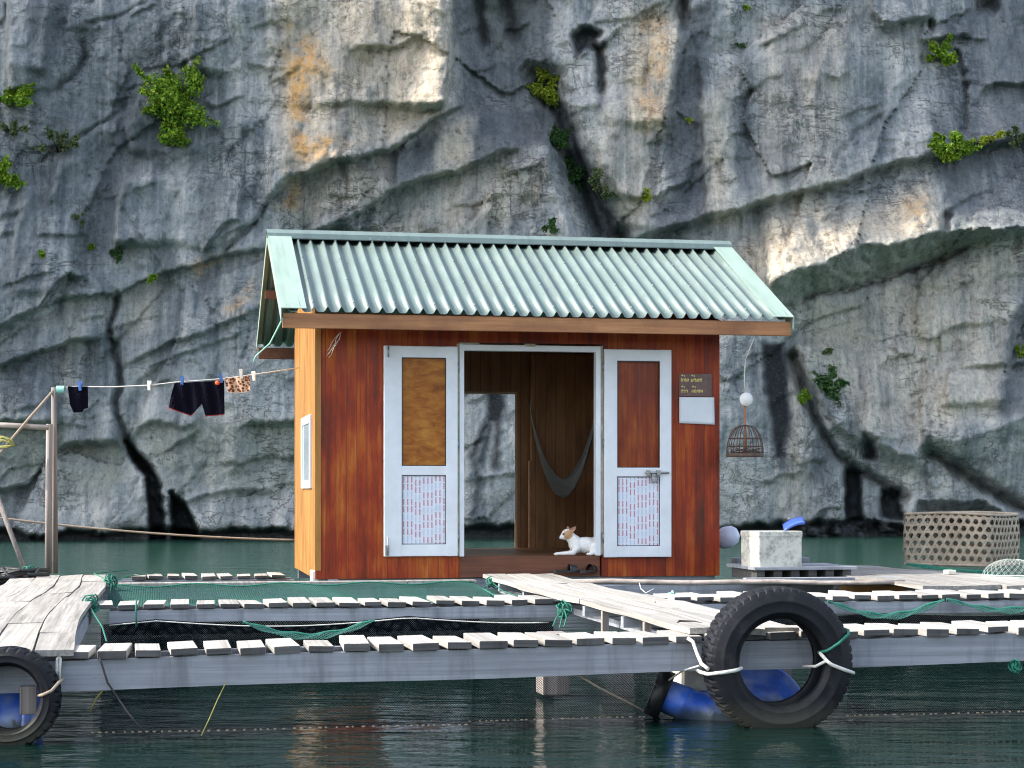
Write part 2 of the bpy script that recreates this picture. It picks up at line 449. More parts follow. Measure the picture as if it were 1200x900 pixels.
# ------------------------------------------------------------------ mesh tools
class MB:
    def __init__(s):
        s.v, s.f, s.smooth = [], [], []

    def add(s, vs, fs, smooth=False):
        b = len(s.v)
        s.v += [Vector(p) for p in vs]
        s.f += [tuple(i + b for i in f) for f in fs]
        s.smooth += [smooth] * len(fs)
        return s

    def hexa(s, p):
        """eight corners: bottom ring 0-3, top ring 4-7"""
        return s.add(p, [(3, 2, 1, 0), (4, 5, 6, 7), (0, 1, 5, 4), (1, 2, 6, 5), (2, 3, 7, 6), (3, 0, 4, 7)])

    def box(s, u0, u1, v0, v1, z0, z1, fr=W, bev=0.0):
        if bev <= 0:
            return s.hexa([fr(u0, v0, z0), fr(u1, v0, z0), fr(u1, v1, z0), fr(u0, v1, z0), fr(u0, v0, z1), fr(u1, v0, z1), fr(u1, v1, z1), fr(u0, v1, z1)])
        bm = bmesh.new()
        bmesh.ops.create_cube(bm, size=1)
        for q in bm.verts:
            q.co = Vector(((u0 + u1) / 2 + q.co.x * (u1 - u0), (v0 + v1) / 2 + q.co.y * (v1 - v0), (z0 + z1) / 2 + q.co.z * (z1 - z0)))
        bmesh.ops.bevel(bm, geom=bm.edges[:], offset=bev, segments=2, affect='EDGES', profile=.6)
        bm.verts.index_update()
        vs = [fr(*q.co) for q in bm.verts]
        fs = [[q.index for q in f.verts] for f in bm.faces]
        bm.free()
        return s.add(vs, fs)

    def tube(s, pts, rad, n=6, closed=False, cap=True):
        pts = [Vector(p) for p in pts]
        m = len(pts)
        rs = rad if isinstance(rad, (list, tuple)) else [rad] * m
        b = len(s.v)
        ref = None
        for i, p in enumerate(pts):
            if closed:
                tg = pts[(i + 1) % m] - pts[i - 1]
            else:
                tg = pts[min(i + 1, m - 1)] - pts[max(i - 1, 0)]
            tg.normalize()
            if ref is None:
                ref = Vector((0, 0, 1)) if abs(tg.z) < .9 else Vector((1, 0, 0))
            x = (ref - tg * ref.dot(tg))
            if x.length < 1e-5:
                x = tg.orthogonal()
            x.normalize()
            ref = x
            y = tg.cross(x)
            for k in range(n):
                a = 2 * math.pi * k / n
                s.v.append(p + (x * math.cos(a) + y * math.sin(a)) * rs[i])
        rng = m if closed else m - 1
        for i in range(rng):
            for k in range(n):
                i2 = (i + 1) % m
                s.f.append((b + i * n + k, b + i * n + (k + 1) % n, b + i2 * n + (k + 1) % n, b + i2 * n + k))
                s.smooth.append(True)
        if cap and not closed:
            s.f.append(tuple(b + k for k in range(n))[::-1]); s.smooth.append(False)
            s.f.append(tuple(b + (m - 1) * n + k for k in range(n))); s.smooth.append(False)
        return s

    def lathe(s, prof, M, n=40, closed=False, rmod=None, smooth=True, hard=()):
        """profile (r, h) turned about the local z axis of matrix M"""
        b = len(s.v)
        m = len(prof)
        for k in range(n):
            a = 2 * math.pi * k / n
            for j, (r, h) in enumerate(prof):
                rr = r + (rmod(k, j) if rmod else 0)
                s.v.append(M @ Vector((rr * math.cos(a), rr * math.sin(a), h)))
        for k in range(n):
            k2 = (k + 1) % n
            for j in range(m if closed else m - 1):
                j2 = (j + 1) % m
                s.f.append((b + k * m + j, b + k2 * m + j, b + k2 * m + j2, b + k * m + j2))
                s.smooth.append(smooth and j not in hard)
        return s

    def grid(s, fn, nu, nv, thick=None, smooth=True):
        """fn(a, b) -> point, a and b in 0..1; thick = offset vector for a second skin"""
        vs = [Vector(fn(i / nu, j / nv)) for j in range(nv + 1) for i in range(nu + 1)]
        q = lambda i, j: j * (nu + 1) + i
        fs = [(q(i, j), q(i + 1, j), q(i + 1, j + 1), q(i, j + 1)) for j in range(nv) for i in range(nu)]
        if thick is None:
            return s.add(vs, fs, smooth)
        off = Vector(thick)
        n0 = len(vs)
        vs2 = vs + [p - off for p in vs]
        fs2 = fs + [tuple(k + n0 for k in f[::-1]) for f in fs]
        ring = [q(i, 0) for i in range(nu)] + [q(nu, j) for j in range(nv)] + [q(i, nv) for i in range(nu, 0, -1)] + [q(0, j) for j in range(nv, 0, -1)]
        for a, b in zip(ring, ring[1:] + ring[:1]):
            fs2.append((b, a, a + n0, b + n0))
        return s.add(vs2, fs2, smooth)

    def build(s, name, mat, parent=None, origin=None, rotz=None):
        me = bpy.data.meshes.new(name)
        o = bpy.data.objects.new(name, me)
        COL.objects.link(o)
        if parent is not None:
            o.parent = parent
            M = parent_matrix(parent)
        else:
            M = Matrix.Identity(4)
        L = Matrix.Identity(4)
        if origin is not None:
            Wm = Matrix.Translation(origin) @ Matrix.Rotation(rotz if rotz is not None else 0, 4, 'Z')
            L = M.inverted() @ Wm
        inv = (M @ L).inverted()
        me.from_pydata([inv @ p for p in s.v], [], s.f)
        me.polygons.foreach_set('use_smooth', s.smooth)
        me.materials.append(MAT[mat])
        me.update()
        o.matrix_local = L
        o['_m'] = 1
        WM[o.name] = M @ L
        return o


WM = {}


def parent_matrix(o):
    return WM[o.name]


def tag(o, label, cat, group=None, kind=None):
    o['label'] = label
    o['category'] = cat
    if group:
        o['group'] = group
    if kind:
        o['kind'] = kind
    return o


def thing(name, label, cat, loc, rotz=AL, group=None):
    o = bpy.data.objects.new(name, None)
    o.empty_display_size = .1
    COL.objects.link(o)
    o.location = loc
    o.rotation_euler = (0, 0, rotz)
    WM[o.name] = Matrix.Translation(loc) @ Matrix.Rotation(rotz, 4, 'Z')
    return tag(o, label, cat, group)


def single(mb, name, mat, label, cat, origin, rotz=AL, group=None):
    """a thing that is one mesh; its origin sits at its base"""
    return tag(mb.build(name, mat, None, origin, rotz), label, cat, group)


def sag(a, b, dip, n=14):
    a, b = Vector(a), Vector(b)
    return [a.lerp(b, i / n) - Vector((0, 0, dip * 4 * (i / n) * (1 - i / n))) for i in range(n + 1)]


def axis_matrix(center, zdir, xdir=None):
    z = Vector(zdir).normalized()
    x = Vector(xdir) if xdir is not None else (Vector((0, 0, 1)) if abs(z.z) < .9 else Vector((1, 0, 0)))
    x = (x - z * x.dot(z)).normalized()
    y = z.cross(x)
    M = Matrix((x, y, z)).transposed().to_4x4()
    M.translation = center
    return M


# ------------------------------------------------------------------ cliff
RS = np.random.RandomState(11)


def vnoise(x, y, seed):
    rs = np.random.RandomState(seed)
    T = rs.rand(256, 256)
    xi, yi = np.floor(x).astype(int), np.floor(y).astype(int)
    fx, fy = x - xi, y - yi
    fx, fy = fx * fx * fx * (fx * (fx * 6 - 15) + 10), fy * fy * fy * (fy * (fy * 6 - 15) + 10)
    g = lambda a, b: T[a % 256, b % 256]
    return (g(xi, yi) * (1 - fx) + g(xi + 1, yi) * fx) * (1 - fy) + (g(xi, yi + 1) * (1 - fx) + g(xi + 1, yi + 1) * fx) * fy - .5


def fbm(x, y, seed, o=4, g=.5):
    r, a = 0, 1
    for k in range(o):
        r = r + a * vnoise(x * 2 ** k, y * 2 ** k, seed + k)
        a *= g
    return r


def sstep(t):
    t = np.clip(t, 0, 1)
    return t * t * (3 - 2 * t)


gx = np.concatenate([np.linspace(-1000, -24, 70), np.arange(-20, 1221, 2.4), np.linspace(1224, 2200, 70)])
gy = np.concatenate([np.linspace(-950, -14, 60), np.arange(-10, 660, 2.4)])
PX, PY = np.meshgrid(gx, gy)
JX = PX + 6 * fbm(PX / 70, PY / 70, 21, 3) + 3 * fbm(PX / 9, PY / 9, 22, 2)
JY = PY + 6 * fbm(PX / 60, PY / 70, 31, 3) + 3.5 * fbm(PX / 8, PY / 10, 32, 2)
D0 = 43 + 6 * (PX / 1200) + (HY - PY) * 43 / F * .10
REL = np.zeros_like(PX)

# broad shape and flutes
REL += 1.7 * fbm(PX / 420, PY / 560, 41, 2)
REL += .25 * fbm(PX / 75 + .25 * PY / 75, PY / 330, 42, 3)
RID = 1 - np.abs(2 * fbm(PX / 38 + .12 * PY / 38, PY / 210, 43, 3))
REL += .07 * RID


def facets(sx, sy, amp, step, seed, skew=.35):
    """chiselled planes: flat tilted faces that meet in sharp creases"""
    global REL
    rs = np.random.RandomState(seed)
    X, Y = (JX + skew * JY) / sx, JY / sy
    n = 128
    ox, oy = rs.rand(n, n), rs.rand(n, n)
    of, ta, tb = rs.rand(n, n) - .5, rs.rand(n, n), rs.rand(n, n)
    bi, bj = np.floor(X).astype(int), np.floor(Y).astype(int)
    best = np.full(X.shape, 1e9); val = np.zeros_like(X)
    for di in (-1, 0, 1):
        for dj in (-1, 0, 1):
            i, j = bi + di, bj + dj
            dx, dy = X - i - ox[i % n, j % n], Y - j - oy[i % n, j % n]
            a = ta[i % n, j % n] * 1.6 - .8
            u, v = dx * np.cos(a) + dy * np.sin(a), -dx * np.sin(a) + dy * np.cos(a)
            w = .35 + 1.3 * tb[i % n, j % n]
            d = np.maximum(np.maximum(u * w, -u * (2 - w) * .8), np.maximum(v * 1.15, -v * .75))
            m = d < best
            val = np.where(m, step * of[i % n, j % n], val); best = np.where(m, d, best)
    REL += val - amp * best


facets(165, 230, 1.0, .40, 5)
facets(70, 110, .34, .14, 6)
facets(22, 34, .085, .06, 7, -.3)
facets(9, 13, .036, .03, 8)
REL += .03 * (1 - np.abs(3 * fbm(JX / 22, JY / 30, 81, 4)))


def ledge(pts, amp, up=45, w=6, below=.35, dn=35, fade=22):
    """rock above the line stands out by amp metres and casts its shade below"""
    global REL
    amp = amp * .68
    xs, ys = zip(*pts)
    ye = np.interp(JX, xs, ys)
    mk = sstep((JX - xs[0]) / fade) * sstep((xs[-1] - JX) / fade)
    t = ye - JY
    prof = np.where(t >= 0, np.exp(-np.maximum(t, 0) / up), 1 - sstep(-t / w))
    rec = np.where(t < 0, sstep(-t / w) * np.exp(-np.maximum(-t - w, 0) / dn), 0)
    REL += amp * mk * (prof - below * rec)


def over(edge, inner, amp, up=80):
    """a deep overhang with a sloping soffit between two lines"""
    global REL
    xs, ys = zip(*edge)
    xi, yi = zip(*inner)
    ye = np.interp(JX, xs, ys); yn = np.maximum(np.interp(JX, xi, yi), ye + 4)
    mk = sstep((JX - xs[0]) / 30) * sstep((xs[-1] - JX) / 30)
    t = (JY - ye) / (yn - ye)
    prof = np.where(t < 0, np.exp(np.minimum(JY - ye, 0) / up), 1 - np.clip(t, 0, 1) ** .8)
    REL += amp * mk * prof


def side(pts, amp, out, w=5, fade=14, ln=50):
    """upright edge; out=+1: the right side stands out, -1: the left side"""
    global REL
    pts = sorted(pts, key=lambda p: p[1])
    xs, ys = zip(*pts)
    xe = np.interp(JY, ys, xs)
    mk = sstep((JY - ys[0]) / fade) * sstep((ys[-1] - JY) / fade)
    t = (JX - xe) * out
    prof = np.where(t >= 0, np.exp(-np.maximum(t, 0) / ln), 1 - sstep(-t / w))
    REL += amp * mk * prof


def pdist(pts):
    d = np.full(PX.shape, 1e9)
    for (x0, y0), (x1, y1) in zip(pts, pts[1:]):
        dx, dy = x1 - x0, y1 - y0
        t = np.clip(((JX - x0) * dx + (JY - y0) * dy) / (dx * dx + dy * dy), 0, 1)
        d = np.minimum(d, np.hypot(JX - x0 - t * dx, JY - y0 - t * dy))
    return d


def crack(pts, depth, w):
    global REL
    REL -= depth * np.exp(-(pdist(pts) / w) ** 2)


def poly(pts, soft=6):
    """soft mask of a polygon"""
    ins = np.zeros(PX.shape, bool)
    for (x0, y0), (x1, y1) in zip(pts, pts[1:] + pts[:1]):
        c = ((y0 > JY) != (y1 > JY))
        with np.errstate(divide='ignore', invalid='ignore'):
            xx = (x1 - x0) * (JY - y0) / ((y1 - y0) if y1 != y0 else 1e-9) + x0
        ins ^= c & (JX < xx)
    d = pdist(pts + pts[:1])
    return np.where(ins, .5 + np.clip(d / soft, 0, 1) * .5, .5 - np.clip(d / soft, 0, 1) * .5)


def hollow(pts, depth, soft=6):
    global REL
    m = poly(pts, soft)
    REL -= depth * m
    return m


# left third
ledge([(-60, 392), (0, 378), (23, 367), (47, 359), (74, 322), (85, 319), (108, 324)], .7, 60, 8)
ledge([(40, 364), (74, 346), (93, 347), (136, 342), (159, 330), (184, 319), (232, 306), (255, 298), (283, 293), (340, 284)], .55, 70, 6)
ledge([(-40, 436), (0, 427), (28, 418), (57, 410), (85, 398), (125, 389)], .7, 40, 8)
ledge([(136, 427), (170, 412), (207, 395), (235, 388), (272, 370), (320, 354)], .35, 40, 6)
ledge([(165, 432), (200, 418), (240, 402), (290, 384)], .2, 20, 4)
crack([(136, 342), (134, 370), (129, 381), (133, 404), (139, 427), (141, 450), (134, 470), (146, 508), (154, 522)], .5, 4)
ledge([(-40, 485), (0, 487), (60, 490), (75, 480)], 1.0, 50, 14, .4, 60)
ledge([(60, 524), (75, 518), (93, 513), (120, 510), (146, 513)], .75, 25, 12, .5, 60)
ledge([(-40, 572), (0, 567), (31, 564), (54, 542), (62, 530)], .55, 22, 8)
ledge([(150, 497), (185, 489), (215, 498), (240, 488)], .4, 22, 8)
ledge([(186, 527), (205, 518), (224, 508), (240, 494)], .35, 22, 7)
ledge([(275, 500), (300, 497), (330, 495), (380, 492)], .6, 40, 9)
ledge([(255, 545), (285, 540), (320, 530), (360, 535)], .25, 20, 6)
ledge([(210, 590), (245, 578), (285, 572), (340, 575)], .3, 20, 6)
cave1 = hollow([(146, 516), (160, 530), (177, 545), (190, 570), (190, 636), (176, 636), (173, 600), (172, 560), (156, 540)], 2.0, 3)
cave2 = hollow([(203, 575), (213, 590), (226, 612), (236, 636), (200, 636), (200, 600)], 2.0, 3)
side([(156, 203), (139, 240), (137, 257), (140, 292)], .75, 1, 5, 10, 60)
side([(160, 190), (150, 150), (165, 110)], .35, 1, 6)
side([(232, -10), (228, 40), (224, 95)], .45, 1, 5)
side([(10, -10), (8, 60), (14, 110)], .6, 1, 6, 10, 30)
side([(60, -10), (55, 40), (50, 90)], .3, -1, 7)
side([(92, 0), (80, 40)], .3, 1, 6)
crack([(45, 189), (96, 157), (144, 127)], .16, 2.5)
crack([(107, 27), (135, 22), (168, 4)], .16, 2.5)
crack([(337, 208), (312, 231), (306, 254), (283, 276), (263, 296)], .22, 3)
ledge([(236, 297), (246, 279), (263, 257), (282, 253)], .35, 25, 7, .35, 30, 6)
crack([(70, 105), (88, 90), (102, 68), (98, 50)], .25, 4)
crack([(0, 258), (20, 252)], .2, 3)
side([(28, 210), (18, 280), (17, 350)], .3, 1, 5)
ledge([(130, 296), (142, 288), (165, 277)], .3, 20, 5, .3, 20, 6)
# middle
ledge([(300, 243), (335, 208), (388, 184), (412, 184), (457, 171), (487, 149), (513, 131), (540, 121), (552, 112)], 1.15, 70, 9, .3, 30)
ledge([(355, 276), (400, 258), (431, 240), (455, 221), (492, 205), (535, 197), (556, 187), (583, 176), (612, 170)], .95, 45, 9, .4, 30)
side([(527, -10), (525, 30), (523, 80), (517, 128)], 1.3, -1, 8, 12, 90)
hollow([(532, -14), (640, -14), (636, 60), (640, 100), (650, 150), (610, 168), (548, 118)], .9, 30)
crack([(560, -10), (556, 20), (563, 50)], .5, 7)
crack([(588, -10), (590, 20), (600, 42)], .5, 8)
ledge([(408, 52), (440, 50), (462, 54), (500, 36)], .35, 35, 9)
hollow([(416, 66), (440, 62), (430, 100), (420, 122), (414, 100)], .35, 10)
gully = hollow([(622, 84), (640, 120), (652, 150), (678, 240), (690, 290), (732, 290), (716, 240), (700, 205), (682, 172), (664, 130), (650, 90)], 1.5, 16)
hollow([(668, 40), (678, 34), (690, 30), (704, 36), (698, 46), (702, 58), (686, 56), (676, 66), (673, 52)], .7, 4)
hollow([(700, 54), (707, 52), (711, 80), (709, 108), (702, 108)], .7, 5)
hollow([(796, -10), (808, -10), (806, 20), (800, 30)], .8, 6)
ledge([(660, 78), (705, 48), (735, 24), (753, 11), (790, -2)], .25, 20, 4)
side([(662, 110), (672, 150), (690, 190), (705, 225), (722, 275)], .8, 1, 8, 14, 60)
side([(632, 152), (640, 200), (660, 250), (672, 290)], .8, -1, 10, 14, 40)
side([(610, 160), (612, 200), (608, 240)], .3, 1, 5)
ledge([(580, 205), (600, 202), (640, 190)], .3, 15, 5)
ledge([(760, 166), (770, 160), (790, 150)], .55, 25, 6, .3, 20, 5)
ledge([(764, 228), (785, 217), (812, 202)], .6, 25, 6, .3, 20, 6)
ledge([(715, 232), (735, 226), (765, 230)], .4, 22, 8)
side([(796, 20), (787, 90), (784, 150)], .45, -1, 10, 12, 60)
side([(822, 60), (824, 110), (830, 200), (832, 260)], .35, 1, 8, 14, 60)
# right
ledge([(735, 279), (800, 258), (880, 236), (930, 224), (975, 214), (1020, 198), (1065, 184), (1100, 176), (1150, 166), (1240, 158)], 1.0, 60, 10, .35, 25)
ledge([(960, 224), (985, 223), (1005, 224), (1040, 212)], .35, 8, 4)
over([(880, 336), (902, 328), (936, 316), (973, 305), (1007, 291), (1041, 287), (1075, 277), (1104, 271), (1143, 269), (1260, 262)],
     [(880, 370), (928, 355), (979, 342), (1013, 332), (1072, 313), (1132, 291), (1197, 277), (1260, 270)], 1.9, 70)
crack([(940, 352), (979, 343), (1013, 333), (1072, 314), (1132, 292)], .35, 3)
crack([(1110, 255), (1108, 268)], .5, 5)
ledge([(1030, 436), (1036, 430), (1044, 420), (1072, 413)], .3, 20, 5, .35, 25, 6)
ledge([(1112, 433), (1123, 431), (1171, 424), (1240, 412)], .35, 30, 5)
ledge([(1090, 392), (1130, 382), (1185, 372)], .16, 15, 4)
side([(1118, 430), (1112, 455), (1108, 480)], .4, 1, 5, 6, 40)
side([(1200, 340), (1178, 400), (1175, 480)], .35, -1, 8, 14, 60)
over([(1000, 492), (1013, 502), (1030, 516), (1072, 536), (1087, 514), (1115, 516), (1143, 513), (1172, 499), (1240, 470)],
     [(1000, 520), (1013, 536), (1030, 546), (1072, 560), (1087, 556), (1115, 560), (1143, 566), (1172, 570), (1240, 585)], 1.1, 60)
crack([(1092, 532), (1126, 553), (1157, 570), (1190, 592), (1215, 602)], 1.0, 8)
crack([(931, 420), (942, 450), (953, 485), (968, 512), (982, 533), (1007, 547), (1058, 581)], .8, 6)
side([(935, 400), (950, 440), (985, 500), (1010, 520)], .5, 1, 7, 12, 60)
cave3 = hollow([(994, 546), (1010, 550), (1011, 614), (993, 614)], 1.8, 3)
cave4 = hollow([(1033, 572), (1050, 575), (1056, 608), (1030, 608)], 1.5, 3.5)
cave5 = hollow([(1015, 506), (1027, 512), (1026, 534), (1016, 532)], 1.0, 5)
hollow([(1075, 592), (1150, 592), (1170, 606), (1070, 606)], 1.2, 7)
ledge([(945, 612), (970, 598), (995, 590)], .4, 15, 5)
ledge([(1030, 25), (1037, 25), (1067, 19), (1095, 14)], .8, 40, 9, .4, 25, 6)
side([(1018, -10), (1024, 10), (1038, 28)], .5, 1, 6, 5, 40)
ledge([(1075, 48), (1095, 42), (1140, 38)], .7, 18, 8, .3, 20, 8)
hollow([(1134, -14), (1168, -14), (1163, 10), (1140, 14)], 1.2, 7)
crack([(1121, 62), (1131, 91), (1131, 150)], .45, 4)
ledge([(1148, 106), (1163, 95), (1240, 90)], .6, 30, 8, .3, 25, 8)
ledge([(1135, 46), (1158, 44)], .3, 15, 5, .3, 20, 5)
ledge([(955, 86), (985, 92), (1010, 74)], .25, 25, 6)
ledge([(965, 140), (1003, 131), (1040, 118)], .2, 25, 5)
ledge([(925, 58), (940, 58), (962, 48)], .2, 20, 6)
ledge([(848, 162), (876, 152)], .2, 20, 5, .3, 15, 6)
crack([(980, 185), (1000, 160), (1030, 140)], .2, 4)
# many short broken edges that follow the dip of the beds
_r = random.Random(31)
for _k in range(170):
    x0, y0 = _r.uniform(-20, 1200), _r.uniform(-10, 600)
    ln, sl = _r.uniform(18, 75), _r.uniform(-.55, .05)
    ledge([(x0, y0), (x0 + ln * .5, y0 + sl * ln * .5 + _r.uniform(-4, 4)), (x0 + ln, y0 + sl * ln)], _r.uniform(.05, .20), _r.uniform(6, 22), _r.uniform(3, 5), .5, 10, 9)
for _k in range(70):
    x0, y0 = _r.uniform(-20, 1200), _r.uniform(-10, 560)
    ln, sl = _r.uniform(18, 70), _r.uniform(-.25, .25)
    side([(x0, y0), (x0 + sl * ln, y0 + ln)], _r.uniform(.06, .22), _r.choice((-1, 1)), 4, 10, _r.uniform(8, 24))
# undercut foot of the cliff and its wet rocks
yb = 618 - 8 * np.clip((PX - 700) / 300, 0, 1) + 6 * fbm(PX / 40, PX * 0 + 3, 55, 3)
REL -= 1.3 * sstep((JY - yb) / 9)
rk = fbm(PX / 14, PY / 9, 61, 3)
REL += np.where(PY > 606, np.clip(rk, 0, 1) * 2.2 * sstep((PX - 880) / 60) * sstep((PY - 604) / 8), 0)
REL += .05 * fbm(PX / 9, PY / 12, 71, 3)

DEP = D0 - REL
CX = (PX - 600) * DEP / F
CZ = H - (PY - HY) * DEP / F


def cdepth(px, py):
    i = np.clip(np.searchsorted(gx, px), 0, len(gx) - 1)
    j = np.clip(np.searchsorted(gy, py), 0, len(gy) - 1)
    return float(DEP[max(j - 1, 0):j + 2, max(i - 1, 0):i + 2].min())


def paint(items, soft=14):
    m = np.zeros_like(PX)
    for wt, pts in items:
        m = np.maximum(m, wt * poly(pts, soft))
    return m


WARM = paint([
    (.95, [(322, -14), (532, -14), (524, 120), (460, 170), (405, 186), (335, 214), (318, 100)]),
    (.9, [(508, 152), (562, 126), (556, 190), (514, 202)]),
    (.75, [(398, 192), (456, 178), (455, 222), (430, 240), (360, 262), (330, 240)]),
    (.6, [(545, 204), (606, 178), (606, 262), (490, 280), (440, 270)]),
    (1.0, [(736, 6), (796, 10), (786, 150), (760, 162), (732, 144)]),
    (.6, [(712, 100), (735, 140), (765, 165), (770, 260), (720, 270), (700, 160)]),
    (.75, [(822, 118), (850, 100), (856, 260), (832, 262)]),
    (.4, [(890, 20), (1000, 10), (980, 210), (900, 222)]),
    (.95, [(862, 292), (930, 232), (1000, 250), (1082, 218), (1104, 266), (1000, 292), (922, 320), (886, 330)]),
    (.55, [(940, 356), (1195, 290), (1172, 480), (1080, 522), (1010, 492), (950, 420)]),
    (.6, [(915, 440), (935, 430), (945, 520), (940, 600), (920, 600)]),
    (.4, [(66, 410), (84, 402), (82, 470), (70, 470)]),
    (.5, [(155, 345), (190, 325), (180, 380), (150, 395)]),
    (.55, [(640, 230), (625, 150), (615, 150), (608, 250)]),
])
OCHRE = paint([
    (1, [(334, 34), (362, 22), (372, 60), (392, 80), (366, 96), (352, 130), (360, 160), (398, 156), (404, 172), (376, 190), (342, 186), (336, 110)]),
    (.9, [(332, 192), (348, 204), (346, 244), (328, 244)]),
    (.9, [(228, 308), (258, 298), (254, 318), (236, 316)]),
    (.8, [(262, 362), (288, 340), (300, 318), (306, 350), (280, 364)]),
    (.6, [(748, 20), (785, 24), (778, 140), (752, 120)]),
    (.6, [(1060, 236), (1084, 232), (1080, 270), (1058, 268)]),
], 8)
STAIN_SHADE = paint([  # dark stains, plus shade painted into the crevice, gully and hollows
    (.9, [(800, 26), (832, -14), (836, 20), (829, 60), (825, 110), (820, 125), (828, 160), (834, 258), (772, 290), (768, 240), (790, 226), (780, 200), (783, 150), (786, 120)]),
    (.85, [(457, 176), (516, 150), (510, 196), (462, 220)]),
    (.85, [(560, 130), (640, 120), (640, 170), (600, 172), (552, 194)]),
    (.7, [(528, -14), (644, -14), (640, 130), (600, 166), (540, 128)]),
    (.9, [(690, 290), (680, 240), (655, 160), (620, 84), (640, 80), (664, 130), (700, 200), (735, 290)]),
    (.6, [(668, 34), (692, 28), (706, 36), (700, 60), (676, 68)]),
    (.9, [(700, 50), (708, 50), (712, 130), (704, 136)]),
    (1.1, [(893, 402), (922, 406), (926, 440), (928, 500), (923, 552), (912, 545), (904, 500), (897, 460)]),
    (.7, [(950, 520), (968, 512), (985, 570), (975, 590), (955, 560)]),
    (.55, [(1106, 20), (1250, -10), (1250, 258), (1110, 262), (1090, 150)]),
    (.8, [(1180, 380), (1220, 330), (1220, 480), (1170, 490)]),
    (1.0, [(571, 455), (592, 455), (593, 478), (590, 494), (570, 494)]),
    (.9, [(568, 492), (577, 494), (566, 515), (560, 534), (553, 534), (560, 512)]),
    (.85, [(575, 494), (580, 494), (572, 525), (567, 545), (563, 540)]),
    (.9, [(582, 492), (589, 494), (586, 520), (584, 548), (578, 546)]),
    (.7, [(553, 534), (562, 536), (566, 560), (562, 606), (555, 606), (559, 570)]),
    (.6, [(880, 406), (893, 406), (896, 450), (906, 520), (896, 520), (884, 450)]),
    (.55, [(140, 100), (228, 90), (222, 140), (170, 190), (140, 250), (118, 330), (100, 300)]),
    (.5, [(28, -10), (90, -10), (70, 60), (62, 110), (48, 90)]),
    (.45, [(0, 420), (70, 410), (66, 480), (0, 480)]),
    (.6, [(860, 120), (880, 100), (884, 220), (868, 232)]),
    (.5, [(1012, 40), (1026, 36), (1040, 160), (1016, 170)]),
], 5)
BLACK = paint([  # black stains, and painted shade in the small hollows and crevices
    (1, [(895, 402), (921, 406), (925, 440), (926, 500), (920, 540), (910, 535), (905, 500), (899, 460)]),
    (1, [(571, 450), (592, 450), (593, 478), (590, 494), (570, 494)]),
    (1, [(568, 490), (577, 494), (566, 515), (560, 534), (553, 534), (560, 512)]),
    (.9, [(575, 492), (580, 494), (572, 525), (567, 545), (563, 540)]),
    (1, [(582, 490), (589, 494), (586, 520), (584, 548), (578, 546)]),
    (.7, [(553, 534), (562, 536), (566, 560), (562, 606), (555, 606), (559, 570)]),
    (.6, [(668, 40), (678, 34), (690, 30), (704, 36), (698, 46), (702, 58), (686, 56), (676, 66), (673, 52)]),
    (.55, [(702, 54), (707, 52), (711, 100), (705, 106)]),
    (.8, [(797, -14), (808, -14), (806, 22), (800, 26)]),
    (.5, [(552, -14), (562, -14), (568, 40), (562, 60)]), (.5, [(586, -14), (597, -14), (604, 36), (597, 40)]),
], 4)
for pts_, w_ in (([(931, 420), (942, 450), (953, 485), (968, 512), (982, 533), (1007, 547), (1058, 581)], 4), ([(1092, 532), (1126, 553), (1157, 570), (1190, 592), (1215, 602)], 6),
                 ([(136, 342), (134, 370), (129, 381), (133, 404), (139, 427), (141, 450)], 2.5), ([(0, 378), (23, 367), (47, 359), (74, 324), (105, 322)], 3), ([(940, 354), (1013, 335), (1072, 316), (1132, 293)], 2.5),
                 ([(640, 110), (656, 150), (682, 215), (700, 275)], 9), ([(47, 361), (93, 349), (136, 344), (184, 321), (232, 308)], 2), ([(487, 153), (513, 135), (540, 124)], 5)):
    BLACK = np.maximum(BLACK, .55 * np.exp(-(pdist(pts_) / (w_ * .55)) ** 4))  # darkness of the deep cracks painted in as colour
STAIN_SHADE = np.maximum(STAIN_SHADE, .95 * sstep((JY - yb + 2) / 8))  # darker tone follows the undercut foot
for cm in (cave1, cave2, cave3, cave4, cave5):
    STAIN_SHADE = np.maximum(STAIN_SHADE, cm)  # cave shade painted into the rock colour
SLATE = paint([
    (1, [(-60, -14), (300, -14), (320, 240), (260, 296), (120, 340), (-60, 390)]),
    (.6, [(-60, 390), (120, 340), (320, 290), (350, 440), (-60, 500)]),
    (.8, [(1090, -14), (1300, -14), (1300, 260), (1110, 260)]),
    (.4, [(840, -14), (1090, -14), (1060, 180), (860, 230)]),
], 40)
PALE = paint([
    (.9, [(142, 236), (160, 196), (212, 190), (232, 286), (146, 300)]),
    (.8, [(12, 0), (34, 0), (30, 96), (12, 96)]),
    (.7, [(240, 30), (320, 0), (322, 150), (250, 120)]),
    (.8, [(662, 70), (735, 30), (720, 140), (705, 190), (680, 170), (664, 110)]),
    (.9, [(30, 360), (70, 350), (120, 350), (130, 376), (60, 404), (40, 390)]),
    (.6, [(60, 560), (150, 590), (180, 612), (60, 615)]),
    (.5, [(850, 480), (930, 560), (960, 610), (850, 610)]),
    (.9, [(1000, 20), (1040, 40), (1070, 50), (1068, 120), (1040, 120)]),
    (.7, [(580, 200), (600, 200), (600, 270), (580, 270)]),
    (.8, [(1060, 545), (1100, 545), (1140, 570), (1100, 590), (1060, 585)]),
    (.6, [(1110, 434), (1180, 428), (1160, 490), (1100, 490)]),
], 16)
